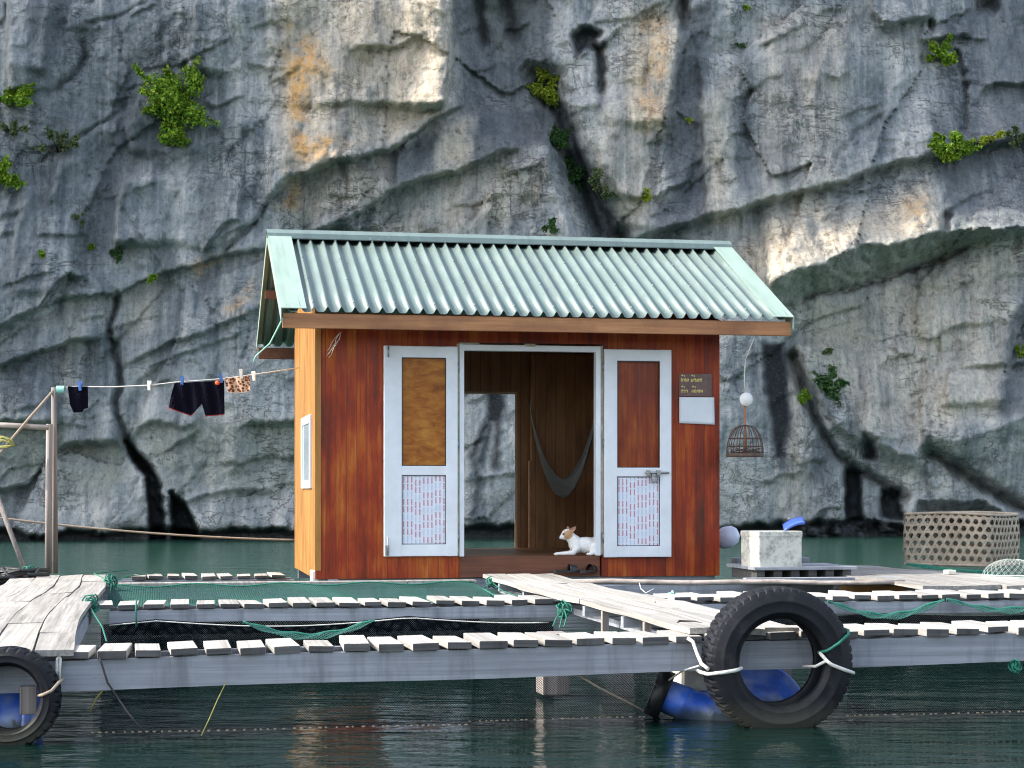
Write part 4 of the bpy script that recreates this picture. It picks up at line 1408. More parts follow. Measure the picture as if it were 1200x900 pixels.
# ------------------------------------------------------------------ plaque and notice on the wall
vp = V0 - .012
u0, u1 = uof(796, vp), uof(834, vp)
z0, z1 = zof(815, 465, vp), zof(815, 438, vp)
pl = thing('wall_plaque', 'small brown plaque with two rows of yellow writing on the red wall', 'sign', W(u0, vp, z0))
m = MB(); m.box(u0, u1, vp, V0 - .001, z0 + .002, z1, bev=.003)
m.build('board', 'plaque_brown', pl)
q = MB()
pw = u1 - u0
rd = random.Random(3)
for row, (yc, segs) in enumerate(((.78, ((.05, .30), (.36, .72))), (.30, ((.05, .26), (.38, .74))))):
    zc_ = z0 + (z1 - z0) * yc
    for a, b in segs:
        x = a
        while x < b - .02:
            wd = rd.uniform(.022, .04)
            h = rd.choice((.016, .022, .026))
            q.box(u0 + pw * x, u0 + pw * (x + .012), vp - .004, vp - .0005, zc_ - .026, zc_ - .026 + h + .006)
            q.box(u0 + pw * (x + .012), u0 + pw * (x + wd), vp - .0035, vp - .0005, zc_ - .026 + rd.choice((0, .010, .018)), zc_ - .026 + rd.choice((.024, .028)))
            x += wd + .012
        q.box(u0 + pw * (a + .01), u0 + pw * (a + .07), vp - .004, vp - .0005, zc_ + .022, zc_ + .034)
        q.box(u0 + pw * (a + .09), u0 + pw * (a + .12), vp - .004, vp - .0005, zc_ + .018, zc_ + .030)
q.build('lettering', 'plaque_yellow', pl)


def sheet(a, b):
    u = uof(796 + 41 * a, vp)
    return W(u, vp - .002 - .010 * a * a * (1 - b) * (1 - b) - .003 * math.sin(7 * a) * math.sin(5 * b), zof(816, 496 - 30.5 * b + (1.5 * a if b < .5 else 0), vp))


single(MB().grid(sheet, 10, 8, (0, -.001, 0)), 'paper_notice', 'paper', 'blank white paper sheet pinned below the brown plaque', 'paper', W(uof(816, vp), vp, zof(816, 496, vp)))

# ------------------------------------------------------------------ hanging cage
vc = 15.42
uc_ = uof(873, vc)
zc0 = zof(872, 533, vc)
d_ = uc_ * SA + vc * CA
mpp = d_ / F
cg = thing('hanging_cage', 'domed rusty wire cage hanging from the right eave under a white disc', 'cage', W(uc_, vc, zc0))
r0 = 21.5 * mpp
hd = 33 * mpp
top = W(uc_, vc, zc0 + hd)
wr = MB()
for k in range(16):
    a = 2 * math.pi * k / 16
    pts = []
    for i in range(9):
        th = (math.pi / 2) * i / 8
        rr = r0 * math.cos(th) ** .72
        pts.append(W(uc_ + rr * math.cos(a), vc + rr * math.sin(a), zc0 + .012 + hd * math.sin(th)))
    wr.tube(pts, .0038, 5)
for zf, rf in ((.02, 1.0), (.30, .965), (.58, .85)):
    pts = [W(uc_ + r0 * rf * math.cos(2 * math.pi * i / 28), vc + r0 * rf * math.sin(2 * math.pi * i / 28), zc0 + hd * zf) for i in range(28)]
    wr.tube(pts, .006 if zf < .1 else .0042, 5, closed=True)
rdm = random.Random(5)
for k in range(26):
    a, b = rdm.uniform(0, 6.28), rdm.uniform(0, 6.28)
    ra, rb = r0 * .85, r0 * .85
    wr.tube([W(uc_ + ra * math.cos(a), vc + ra * math.sin(a), zc0 + .02), W(uc_ + rb * math.cos(b), vc + rb * math.sin(b), zc0 + hd * rdm.uniform(.03, .3))], .003, 4)
wr.build('cage_wire', 'rust_wire', cg)
MB().lathe([(0, -.018), (r0 * 1.02, -.018), (r0 * 1.05, -.008), (r0 * 1.02, .004), (0, .004)], Matrix.Translation(W(uc_, vc, zc0)), 28, smooth=False).build('cage_floor', 'rust_wire', cg)
zd = zof(874, 468, vc)
MB().tube([W(uc_, vc, zc0 + .004), W(uc_, vc, zd)], .011, 8).build('rod', 'rod_wood', cg)
m = MB()
m.lathe([(0, -.012), (.056, -.010), (.058, 0), (.056, .010), (0, .012)], axis_matrix(W(uc_ + .004, vc - .02, zd), W(0, -1, 0)), 28)
m.build('disc', 'white_paint', cg)
MB().tube([W(uc_, vc, zd + .05), W(uc_ - .012, vc - .02, zd + .2), W(uc_ - .015, vc - .06, zd + .34), W(uc_ + .01, VE0 + .04, 2.49)], .005, 6).build('cord', 'white_rope', cg)

# ------------------------------------------------------------------ walkways
def zfront(u):
    return .416 + .0115 * (u + .41)


def slat_run(t, u_list, v0, ln, ztop, wd, rd, th=.036):
    """copies of one bevelled slat as children named slat"""
    m = MB(); m.box(-wd / 2, wd / 2, 0, ln, -th, 0, fr=lambda a, b, c: Vector((a, b, c)), bev=.004)
    src = None
    for u in u_list:
        if src is None:
            me = bpy.data.meshes.new('slat')
            me.from_pydata(m.v, [], m.f); me.materials.append(MAT['bleached_slat']); me.materials.append(MAT['end_grain']); me.update()
            for pf in me.polygons:
                if abs(pf.normal.y) > .75:
                    pf.material_index = 1
            src = bpy.data.objects.new('slat', me); o = src
        else:
            o = src.copy()
        COL.objects.link(o)
        o.parent = t
        p = WM[t.name].inverted() @ W(u, v0 + rd.uniform(-.015, .012), ztop(u) + rd.uniform(-.004, .005))
        o.location = p
        o.rotation_euler = (rd.uniform(-.014, .014), rd.uniform(-.045, .045), rd.uniform(-.05, .05))
        o.scale = (rd.uniform(.88, 1.10), rd.uniform(.94, 1.07), rd.uniform(.8, 1.15))


def beam(t, u0, u1, v0, v1, zt, h, mat='grey_beam', name='beam'):
    m = MB()
    n = 24
    fn = lambda a, b, c: W(a, b, c)
    for i in range(n):
        pass
    P = []
    for i in range(n + 1):
        u = u0 + (u1 - u0) * i / n
        z = zt(u) + .004 * math.sin(u * 3.1)
        P.append((u, z))
    vs, fs2 = [], []
    for u, z in P:
        vs += [W(u, v0, z - h), W(u, v1, z - h), W(u, v1, z), W(u, v0, z)]
    for i in range(n):
        a = 4 * i
        for k in range(4):
            fs2.append((a + k, a + 4 + k, a + 4 + (k + 1) % 4, a + (k + 1) % 4))
    fs2 += [(0, 1, 2, 3)[::-1], (4 * n, 4 * n + 1, 4 * n + 2, 4 * n + 3)]
    m.add(vs, [f[::-1] for f in fs2])
    return m.build(name, mat, t)


rd = random.Random(12)
VF = 9.14
t = thing('slatted_walkway', 'front slatted walkway of pale boards on a long grey beam, nearest the water edge', 'walkway', W(1.7, VF, 0), AL, 'slatted walkways of the raft')
beam(t, -1.6, 6.2, VF, VF + .05, lambda u: zfront(u) - .040, .145)
beam(t, -.9, 6.0, VF + .34, VF + .39, lambda u: zfront(u) - .040, .12)
us = []
u = uof(89, VF)
while u < 5.1:
    us.append(u); u += .1675 + rd.uniform(-.006, .006)
slat_run(t, us, VF - .02, .43, lambda u: zfront(u), .132, rd)
V2 = 12.43
t = thing('slatted_walkway', 'middle slatted walkway between the two dark net pens', 'walkway', W(1.7, V2, 0), AL, 'slatted walkways of the raft')
beam(t, -.3, 7.4, V2, V2 + .05, lambda u: .402, .082)
beam(t, -.3, 7.4, V2 + .40, V2 + .45, lambda u: .402, .08)
us = []
u = uof(120, V2)
while u < 6.6:
    if not (2.66 < u < 3.15):
        us.append(u)
    u += .1625 + rd.uniform(-.007, .007)
slat_run(t, us, V2 - .02, .52, lambda u: .440 + .002 * u, .125, rd, .032)
t = thing('slatted_walkway', 'far slatted walkway left of the hut, just in front of open water', 'walkway', W(0, 16.7, 0), AL, 'slatted walkways of the raft')
beam(t, -.4, 1.2, 16.7, 16.75, lambda u: .395, .08)
beam(t, -.4, 1.2, 17.1, 17.15, lambda u: .395, .08)
us = [uof(162, 16.7) + .152 * k for k in range(10)]
us = [x for x in us if x < 1.2]
slat_run(t, us, 16.68, .5, lambda u: .432, .115, rd, .03)
# beam under the hut front
t = thing('timber_beam', 'long grey beam with a pale cap running below the hut front', 'beam', W(1.7, 15.4, 0))
beam(t, -.42, 2.62, 15.40, 15.47, lambda u: .405, .105)
beam(t, 3.25, 7.2, 15.36, 15.42, lambda u: .385, .10)
capm = MB()
x = -.44
while x < 2.5:
    L = rd.uniform(.9, 1.5)
    x2 = min(x + L, 2.62)
    capm.box(x, x2 - .006, 15.36, 15.52, .408 + rd.uniform(0, .006), .434 + rd.uniform(0, .004), bev=.004)
    x = x2
capm.build('cap_board', 'bleached_plank', t)


def plank_way(name, label, u0, u1, v0, v1, nb, zf, seed, joints, grp, wig=.02):
    rd = random.Random(seed)
    t = thing(name, label, 'walkway', W((u0 + u1) / 2, (v0 + v1) / 2, 0), AL, grp)
    wd = (u1 - u0) / nb
    for b in range(nb):
        cuts = [v0 + rd.uniform(-.06, .06)]
        L = joints * rd.uniform(.4, 1.0)
        while cuts[-1] + L < v1 - .4:
            cuts.append(cuts[-1] + L); L = joints * rd.uniform(.8, 1.2)
        cuts.append(v1 + rd.uniform(-.12, .06))
        for k in range(len(cuts) - 1):
            a, c = cuts[k] + .004, cuts[k + 1] - .004
            ua, ub = u0 + b * wd + .004 + rd.uniform(-.004, .004), u0 + (b + 1) * wd - .004
            tl = rd.uniform(-.006, .006)
            m = MB()

            def fn(s, q):
                v = a + (c - a) * q
                uu = ua + (ub - ua) * s + wig * math.sin(v * 1.1 + u0)
                return W(uu, v, zf(v) + tl * (s - .5) * 2 + .003 * math.sin(v * 5 + b) + (.005 * rd.random() if q in (0, 1) else 0))
            m.grid(fn, 1, 12, (0, 0, .030), smooth=False)
            m.build('plank', 'bleached_plank', t, W(ua, a, zf(a)), AL)
    return t


G2 = 'plank walkways of the raft'
t = plank_way('plank_walkway', 'wide pale plank walkway curving along the left side of the raft', -1.16, -.395, VF - .10, 16.6, 4, lambda v: .452 - .020 * math.cos((v - 9) * .8) + .003 * v - .03, 1, 2.3, G2, .03)
for vv in (9.5, 11.0, 12.5, 14.0, 15.5, 16.3):
    MB().box(-1.12, -.44, vv - .03, vv + .03, .33, .405).build('joist', 'grey_beam', t)
beam(t, -.46, -.452, VF + .06, VF + .07, lambda u: .30, .02, 'grey_beam', 'batten')
bb = MB(); bb.box(-.47, -.43, VF + .06, 16.4, .30, .398); bb.build('side_board', 'grey_beam', t)
t = plank_way('plank_walkway', 'pale plank walkway leading from the hut door to the big tyre', 2.65, 3.235, VF - .01, 15.32, 3, lambda v: .482 + .004 * math.sin(v * 1.3), 2, 2.6, G2, .012)
for vv in (10.6, 11.6, 13.6, 14.6):
    MB().box(2.66, 3.22, vv - .03, vv + .03, .385, .448).build('joist', 'grey_beam', t)
for vv in (10.15, 11.15):
    MB().box(2.67, 2.71, vv - .02, vv + .02, .20, .449).build('support_stub', 'grey_post', t)
for uu in (2.78, 3.14):
    MB().box(uu, uu + .04, VF + .5, 15.2, .34, .384).build('bearer', 'grey_beam', t)
t = plank_way('plank_walkway', 'broad warped grey planks sloping away beneath the woven basket on the right', 5.62, 6.95, 13.35, 17.5, 4, lambda v: .455 + .018 * math.sin((v - 13) * .9), 3, 4.2, G2, .05)
for vv in (13.5, 15.0, 16.4, 17.3):
    MB().box(5.6, 7.0, vv - .03, vv + .03, .35, .40).build('joist', 'grey_beam', t)
# platform right of the hut, carries the foam box
t = thing('timber_platform', 'low grey board platform right of the hut under the foam box', 'platform', W(5.2, 14.85, 0))
for k in range(4):
    MB().box(4.83, 5.72, 14.78 + k * .2, 14.78 + k * .2 + .19, .525, .549 + rd.uniform(0, .003), bev=.004).build('board', 'grey_beam', t)
for k in range(6):
    MB().box(4.86 + k * .15, 4.93 + k * .15, 14.82, 15.5, .44, .524).build('bearer', 'end_grain', t)
single(MB().box(5.55, 6.3, 17.55, 17.75, .47, .525, bev=.012), 'timber_offcut', 'grey_beam', 'short grey timber lying behind the right planks in front of the basket', 'timber', W(5.9, 17.6, .47))
single(MB().box(4.7, 7.0, 14.62, 14.70, .425, .47, bev=.006), 'loose_board', 'grey_beam', 'dark grey board lying in front of the foam box platform', 'board', W(5.8, 15.0, .42))
pts = [W(uof(668, 14.4) + i * .32, 14.42 - .07 * i, .462 + .006 * math.sin(i * 1.7)) for i in range(9)]
single(MB().tube(pts, [.022 - .0006 * i for i in range(9)], 8), 'long_pole', 'grey_pole', 'thin grey pole lying across the raft in front of the hut on the right', 'pole', W(uof(780, 14.4), 14.3, .44))
single(MB().box(uof(985, 14.9), uof(1062, 14.9), 14.9, 14.93, .30, .385, bev=.004), 'board_scrap', 'rusty_panel', 'rusty orange board scrap under the long pole on the right', 'board', W(uof(1020, 14.9), 14.9, .30))

# ------------------------------------------------------------------ nets
def netting(mb, fn, nu, nv, th):
    """diamond mesh over fn(a, b): every strand is a thin three sided tube"""
    def strand(pts):
        mb.tube(pts, th, 3, cap=False)
    n = nu
    for k in range(-nv, nu + 1):
        for sgn in (1, -1):
            pts = []
            for j in range(nv + 1):
                i = k + j if sgn > 0 else k + nv - j
                if 0 <= i <= nu:
                    pts.append(fn(i / nu, j / nv))
            if len(pts) > 1:
                strand(pts)


def net_panel(name, mat, label, ua, ub, va, vb, za, zb, cell, th, corks=True, cat='net', scallop=0.0):
    t = thing(name, label, cat, W((ua + ub) / 2, (va + vb) / 2, min(za, zb)), AL, 'nets of the fish pens')
    m = MB()

    def fn(a, b):
        u = ua + (ub - ua) * a
        zz = zb + (za - zb) * (1 - b)
        return W(u, va + (vb - va) * b + .012 * math.sin(u * 5 + b * 3), zz - scallop * abs(math.sin(u * 1.9)) * (1 - b))
    L = abs(ub - ua); Hh = math.hypot(va - vb, za - zb)
    netting(m, fn, max(2, int(L / cell)), max(2, int(Hh / cell)), th)
    m.build('mesh', mat, t)
    if corks:
        c = MB()
        x = ua
        rr = random.Random(int(abs(ua) * 100))
        while x < ub:
            w = rr.uniform(.005, .011)
            p = fn((x - ua) / (ub - ua), 1)
            c.lathe([(0, -w), (.004, -w * .7), (.005, 0), (.004, w * .7), (0, w)], axis_matrix(p + Vector((0, -.004, .0)), W(1, 0, 0)), 6)
            x += rr.uniform(.022, .055)
        c.build('cork_line', 'cork', t)['kind'] = 'stuff'
    return t


net_panel('hanging_net', 'dark_net', 'dark net with a cork line hanging below the left part of the front beam', uof(108, VF), uof(560, VF), VF + .07, VF + .08, .27, .018, .013, .0007)
net_panel('hanging_net', 'dark_net', 'grey slanting net between the cork line and the blue drums under the front beam', uof(560, VF), uof(775, VF), VF + .08, VF + .25, .30, .013, .014, .0010)
net_panel('hanging_net', 'dark_net', 'dark net hanging below the right part of the front beam beside the big tyre', uof(1000, VF), 5.6, VF + .07, VF + .08, .29, .016, .013, .0009)
net_panel('pen_net', 'dark_net', 'black net wall under the middle walkway at the back of the front left pen', -.35, 2.64, V2 - .02, V2 - .01, .345, .02, .014, .0034, False, scallop=.05)
net_panel('pen_net', 'dark_net', 'black net wall under the middle walkway right of the plank walkway', 3.2, 7.0, V2 - .02, V2 - .01, .325, .02, .014, .0034, False, scallop=.03)
net_panel('pen_net', 'dark_net', 'black net wall below the grey beam in front of the hut', -.35, 2.64, 15.36, 15.38, .30, .02, .02, .0042, False)


def cover_net():
    t = thing('cover_net', 'green bird net stretched low over the pen in front of the hut', 'net', W(1.0, 14.2, .36))
    m = MB()

    def fn(a, b):
        u = -.36 + 2.95 * a
        return W(u, 12.98 + 2.36 * b, .385 + .03 * b - .05 * math.sin(math.pi * b) * (1 + .4 * math.sin(u * 4)) + .012 * math.sin(u * 9 + b * 5))
    netting(m, fn, 84, 66, .0013)
    m.build('mesh', 'green_net', t)
    for e in (0, 1):
        MB().tube([fn(i / 30, e) + Vector((0, 0, .004)) for i in range(31)], .006, 6).build('border_rope', 'green_rope', t)


cover_net()


def swag_net(label, ua, ub, v, zt, dip, mat, nm='swag_net'):
    t = thing(nm, label, 'net', W((ua + ub) / 2, v, zt - dip), AL, 'green swags of net')
    m = MB()

    def fn(a, b):
        u = ua + (ub - ua) * a
        s = math.sin(math.pi * a)
        return W(u, v - .03 * b - .04 * s * b, zt - dip * s * (1 - .0 * b) - .020 * b * (.5 + s) + .006 * math.sin(u * 30 + b * 4))
    netting(m, fn, max(10, int((ub - ua) / .024)), 4, .0034)
    m.build('mesh', mat, t)
    m = MB(); m.tube([fn(i / 24, 0) for i in range(25)], .009, 6); m.build('border_rope', 'green_rope', t)


swag_net('green net swag sagging behind the front slats on the left', uof(285, 12.2), uof(440, 12.2), 12.25, .335, .09, 'green_net')
swag_net('green rope swag under the right walkway just right of the tyre', uof(972, 12.3), uof(1108, 12.3), 12.34, .42, .10, 'green_net')
swag_net('green rope swag under the right walkway at the right photo edge', uof(1112, 12.3), uof(1250, 12.3), 12.34, .42, .07, 'green_net')


def knot(label, c, r, mat='green_rope', n=7, seed=1, tails=()):
    rr = random.Random(seed)
    m = MB()
    c = Vector(c)
    for k in range(n):
        ax = Vector((rr.gauss(0, 1), rr.gauss(0, 1), rr.gauss(0, 1))).normalized()
        M = axis_matrix(c + Vector((rr.uniform(-r, r) * .4, rr.uniform(-r, r) * .4, rr.uniform(-r, r) * .4)), ax)
        m.tube([M @ Vector((r * math.cos(a) * rr.uniform(.75, 1.1), r * .75 * math.sin(a), 0)) for a in [2 * math.pi * i / 12 for i in range(12)]], .0055, 5, closed=True)
    for tl in tails:
        m.tube([c] + [Vector(p) for p in tl], .005, 5)
    single(m, 'rope_knot', mat, label, 'rope', c - Vector((0, 0, r)), AL, 'green rope ties on the raft')


zk = lambda px, py, v: W(uof(px, v), v, zof(px, py, v))
knot('green rope knot tied round the far corner of the left plank walkway', zk(131, 682, 14.9), .05, seed=2, tails=([zk(150, 675, 15.2), zk(180, 672, 15.6)], [zk(128, 700, 14.6)], [zk(110, 672, 15.6), zk(150, 668, 16.0)]))
knot('green rope tie on the left planks with long ends hanging into the pen', zk(104, 709, 12.3), .06, seed=3, tails=([zk(113, 724, 11.4), zk(120, 735, 10.8), zk(125, 752, 9.9)], [zk(96, 730, 11.6), zk(84, 740, 10.5)]))
knot('green rope knot at the far left corner of the door walkway', zk(577, 683, 14.9), .045, seed=4, tails=([zk(566, 690, 14.3), zk(580, 698, 13.7), zk(612, 699, 13.6)], [zk(590, 693, 14.2), zk(606, 699, 13.7), zk(622, 693, 13.7)]))
knot('green rope bunch hanging at the left edge of the door walkway', zk(661, 713, 11.9), .05, seed=5, tails=([zk(652, 724, 11.6), zk(648, 734, 11.4)], [zk(658, 726, 11.6), zk(656, 736, 11.4)], [zk(664, 724, 11.6), zk(661, 735, 11.4)], [zk(668, 716, 11.8)]))
knot('pale green string tangle on the slats right of the door walkway', zk(786, 699, 13.3), .03, 'mint_string', 5, 6, ([zk(770, 702, 13.2), zk(758, 701, 13.3)],))
knot('green string tuft hanging below the front beam at the right photo edge', zk(1190, 780, VF), .03, 'green_rope', 6, 7, ([zk(1189, 788, VF), zk(1192, 790, VF)], [zk(1193, 783, VF - .02), zk(1189, 789, VF - .02)]))
knot('green rope lump by the foot of the leaning post on the far left', zk(34, 672, 16.4), .05, 'green_rope', 8, 8)

# thin ropes
def rope(label, pts, r, mat, cat='rope', nm='rope', g=None):
    lo = min(pts, key=lambda p: p.z)
    single(MB().tube(pts, r, 6), nm, mat, label, cat, lo, AL, g)


rope('black rope slanting from the front beam into the water on the left', [zk(117, 771, VF - .02), zk(126, 800, VF - .03), zk(150, 835, VF - .08), zk(176, 866, VF - .15)], .005, 'black_rope')
rope('yellow cord hanging from the front beam into the water', [zk(265, 799, VF - .02), zk(255, 820, VF - .04), zk(245, 843, VF - .06), zk(236, 862, VF - .08)], .003, 'yellow_rope')
rope('thin yellow green cord trailing in the water beside the black rope', [zk(128, 800, VF + .0), zk(113, 818, VF + .02), zk(106, 834, VF + .03)], .004, 'yellow_rope')
rope('white cord loop tied to the front beam right of the left tyre', [zk(66, 800, VF - .02), zk(66.5, 785, VF - .03), zk(67, 772, VF - .03), zk(69, 768, VF - .03), zk(71, 772, VF - .03), zk(70, 785, VF - .03), zk(70, 800, VF - .03)], .007, 'white_rope')
rope('pale stiff line running down the grey net to the blue drum', [zk(676, 790, VF + .05), zk(702, 806, VF + .1), zk(730, 820, VF + .16), zk(754, 833, VF + .2)], .006, 'brown_rope')
rope('thin white string hanging off the pole right of the door walkway', [zk(749, 682, 14.3), zk(751, 690, 14.2), zk(757, 695, 14.1), zk(766, 690, 14.1)], .004, 'white_rope')
rope('white cord along the scalloped top of the black pen net', [W(-.3 + i * .1, V2 - .04, .335 - .045 * abs(math.sin((-.3 + i * .1) * 1.9))) for i in range(30)], .004, 'white_rope')
rope('long pale rope drooping over the water from the left to the hut', sag(at(-60, 599, 17.2), at(349, 633, 18.2), .05, 30), .010, 'brown_rope')
rope('green cord hanging down in front of the middle beam on the left', [zk(160, 702, V2 - .03), zk(159, 718, V2 - .04), zk(160, 735, V2 - .05)], .006, 'green_rope')

# ------------------------------------------------------------------ tyres and drums
def tyre(label, c, ro, ri, wid, yaw, lugs, ropes):
    t = thing('tyre', label, 'tyre', c - Vector((0, 0, ro)), yaw, 'tyres hung on the front beam as fenders')
    axis = Vector((math.sin(yaw), -math.cos(yaw), 0))
    M = axis_matrix(c, axis, (0, 0, 1))
    h = wid / 2
    prof = [(ri, -h * .72), (ri + .012, -h * .86), (ri + (ro - ri) * .30, -h * 1.02), (ri + (ro - ri) * .55, -h * 1.06), (ro - .045, -h * 1.0), (ro - .024, -h * .95), (ro - .006, -h * .86),
            (ro, -h * .6), (ro + .002, -h * .3), (ro + .002, h * .3), (ro, h * .6), (ro - .006, h * .86), (ro - .024, h * .95), (ro - .045, h * 1.0), (ri + (ro - ri) * .60, h * 1.075), (ri + (ro - ri) * .57, h * 1.09), (ri + (ro - ri) * .54, h * 1.08), (ri + (ro - ri) * .25, h * 1.03), (ri + (ro - ri) * .22, h * 1.045), (ri + (ro - ri) * .19, h * 1.01), (ri + .012, h * .86), (ri, h * .72),
            (ri + .012, h * .55), (ri + (ro - ri) * .5, h * .86), (ro - .02, h * .7), (ro - .02, -h * .7), (ri + (ro - ri) * .5, -h * .86), (ri + .012, -h * .55)]
    n = lugs * 4

    def rmod(k, j):
        if 5 <= j <= 7 or 10 <= j <= 12:
            return -.007 if (k % 4) in (0,) and j not in (5, 12) else 0.0
        if j in (8, 9):
            return -.012 if (k % 4) == 2 else 0.0
        return 0
    m = MB().lathe(prof, M, n, closed=True, rmod=rmod, hard=(6, 7, 8, 9, 10, 11))
    m.build('tyre_body', 'tyre_rubber', t)
    for nm, mat, r, pts in ropes:
        m = MB().tube([M @ Vector(p) for p in pts], r, 7)
        m.build(nm, mat, t)
    return M


yawt = R(9)
ct = zk(910, 774, VF - .115)
P3 = lambda ang, r, h: (r * math.cos(ang), r * math.sin(ang), h)


def loop(ang, ro, ri, h):
    """rope wrapped round the tyre body at an angle (0 = top, positive = left as seen)"""
    pts = []
    for (r, hh) in ((ro + .016, -h * .9), (ro + .02, 0), (ro + .014, h * .9), (ro * .84, h * 1.17), (ri * 1.16, h * 1.14), (ri - .008, h * .7), (ri - .012, 0)):
        pts.append(P3(ang, r, hh))
    return pts


Mt = tyre('big black tyre with white and green ropes hung on the right of the front beam', ct, .372, .215, .22, yawt, 52,
          [('rope_tie', 'white_rope', .0095, loop(R(98), .372, .215, .11)),
           ('rope_tie', 'white_rope', .0095, [P3(R(-78), .205, .08), P3(R(-88), .218, .13), P3(R(-93), .245, .128), P3(R(-97), .31, .124), P3(R(-99), .372, .10), P3(R(-99), .388, .0), P3(R(-98), .388, -.09)]),
           ('rope_tie', 'white_rope', .008, [P3(R(-88), .218, .13), P3(R(-98), .18, .08), P3(R(-103), .15, -.02)]),
           ('rope_tie', 'green_rope', .008, [P3(R(-66), .388, -.06), P3(R(-67), .386, .06), P3(R(-68), .368, .11), P3(R(-72), .295, .126), P3(R(-76), .23, .123), P3(R(-78), .204, .06)])])
rope('white rope from the front beam down to the left side of the big tyre', [zk(806, 748, VF - .03), zk(812, 752, VF - .05), zk(817, 766, VF - .08), zk(822, 778, VF - .17), zk(830, 784, VF - .21)], .010, 'white_rope')
rope('thin grey cord from the big tyre back to the black drum end', [zk(820, 780, VF - .1), zk(800, 786, VF + .02), zk(784, 797, VF + .1)], .005, 'white_rope')
rope('thin black cord lying on the planks left of the big tyre', [zk(834, 741, VF + .3) + Vector((0, 0, .03)), zk(815, 735, VF + .5) + Vector((0, 0, .03)), zk(796, 734, VF + .55) + Vector((0, 0, .03)), zk(792, 739, VF + .45) + Vector((0, 0, .03))], .005, 'black_rope')
c2 = zk(11, 817, VF - .10)
M2 = tyre('small worn black tyre half cut off by the left photo edge', c2, .236, .150, .13, R(2), 30,
          [('rope_tie', 'brown_rope', .008, [P3(R(-72), .25, -.04), P3(R(-73), .25, .05), P3(R(-80), .215, .078), P3(R(-84), .17, .078), P3(R(-86), .142, .03)])])


def drum(name, label, c, axis, r, L, lidmat='blue_drum', collar=.03, lr=1.05, n=48):
    t = thing(name, label, 'drum', Vector(c) - Vector((0, 0, r)), AL, 'blue plastic drums floating the raft')
    M = axis_matrix(Vector(c), axis)
    h = L / 2
    body = [(r * .93, -h), (r, -h + .03), (r, -h * .38), (r * 1.03, -h * .35), (r * 1.03, -h * .29), (r, -h * .26), (r, h * .26), (r * 1.03, h * .29), (r * 1.03, h * .35), (r, h * .38), (r, h - collar - .02), (r * .97, h - collar)]
    MB().lathe(body, M, n).build('drum_body', 'blue_drum', t)
    lid = [(r * .97, h - collar - .001), (r * lr, h - collar), (r * lr, h), (r * (lr - .07), h + .006), (r * (lr - .12), h - .012), (r * .70, h - .014), (r * .67, h + .004), (r * .61, h + .004), (r * .58, h - .014), (r * .30, h - .014), (r * .28, h - .004), (0, h - .004)]
    MB().lathe(lid, M, n).build('lid', lidmat, t)
    lid2 = [(0, -h + .006), (r * .86, -h + .012), (r * .93, -h - .001)]
    MB().lathe(lid2, M, n).build('base', lidmat, t)
    return t


drum('blue_drum', 'thin blue drum with faded side and black end tilting beside the big tyre', zk(818, 831, VF + .25), W(-.86, .30, .0) + Vector((0, 0, .36)), .088, .50, 'black_plastic', .075, 1.45)
lc = zk(880, 800, VF + .42); lc.z = -.005
la = Vector((-.10, -.90, .42)).normalized()
drum('blue_drum', 'blue drum whose round lid shows through the hole of the big tyre', lc - la * .4, la, .285, .80)
c3 = zk(-30, 848, VF + .42)
drum('blue_drum', 'blue drum floating behind the small left tyre', c3 + Vector((-.1, 0, 0)), W(1, -.10, -.02), .20, .78)
single(MB().box(uof(24, VF - .0), uof(44, VF - .0), VF - .06, VF - .004, zof(30, 836, VF), zof(30, 803, VF), bev=.006), 'wood_block', 'grey_post', 'grey wooden block nailed under the beam inside the left tyre', 'block', zk(34, 836, VF - .03))
single(MB().box(uof(793, VF + .5), uof(830, VF + .5), VF + .42, VF + .62, .12, .262, bev=.02), 'foam_float', 'cream_foam', 'dirty cream foam float wedged under the front beam by the tilted drum', 'float', zk(812, 800, VF + .5))
single(MB().box(uof(880, VF + .8), uof(925, VF + .8), VF + .75, VF + .85, .02, .262, bev=.02), 'timber_post', 'grey_post', 'dark timber post under the beam behind the big tyre', 'post', W(uof(900, VF + .8), VF + .8, 0))
# floats below the raft, half seen in the shade
single(MB().box(uof(636, 10.4), uof(668, 10.4), 10.4, 10.6, .02, .37, bev=.01), 'timber_post', 'grey_post', 'pale post standing in the water under the door walkway', 'post', W(uof(650, 10.4), 10.5, 0))

# ------------------------------------------------------------------ things on the right
vb = 14.85
bc = zk(913, 668, vb)
fb = thing('foam_box', 'dirty white foam box standing right of the hut', 'box', Vector((bc.x, bc.y, bc.z)), AL + R(7))
m = MB()
fr = lambda a, b, c: WM[fb.name] @ Vector((a, b, c))
m.box(-.19, .20, -.02, .34, 0, .318, fr, .012)
m.build('box_body', 'foam_box', fb)
m = MB(); m.box(-.194, .204, -.024, .344, .272, .322, fr, .010); m.build('lid', 'foam_box', fb)
bx = zk(928, 620, vb + .1)


def film(a, b):
    return bx + Vector((-.06 + .17 * a, .12 * b, .0 + .062 * a + .02 * math.sin(3 * a) + .016 * b - .022 * math.sin(5 * b)))


single(MB().grid(film, 10, 6, (0, 0, .012)), 'plastic_bag', 'blue_film', 'folded blue plastic bag lying on top of the foam box', 'bag', bx)
by = zk(852, 632, 17.6)
m = MB()
m.lathe([(0, -.12), (.045, -.118), (.09, -.08), (.11, 0), (.09, .08), (.045, .118), (0, .12)], axis_matrix(Vector((by.x, by.y, H - (632 - HY) * by.y / F + .02)), (1, 0, .45)), 24)
single(m, 'float_buoy', 'buoy_skin', 'pale blue round buoy peeping out behind the right hut corner', 'buoy', Vector((by.x, by.y, .5)))

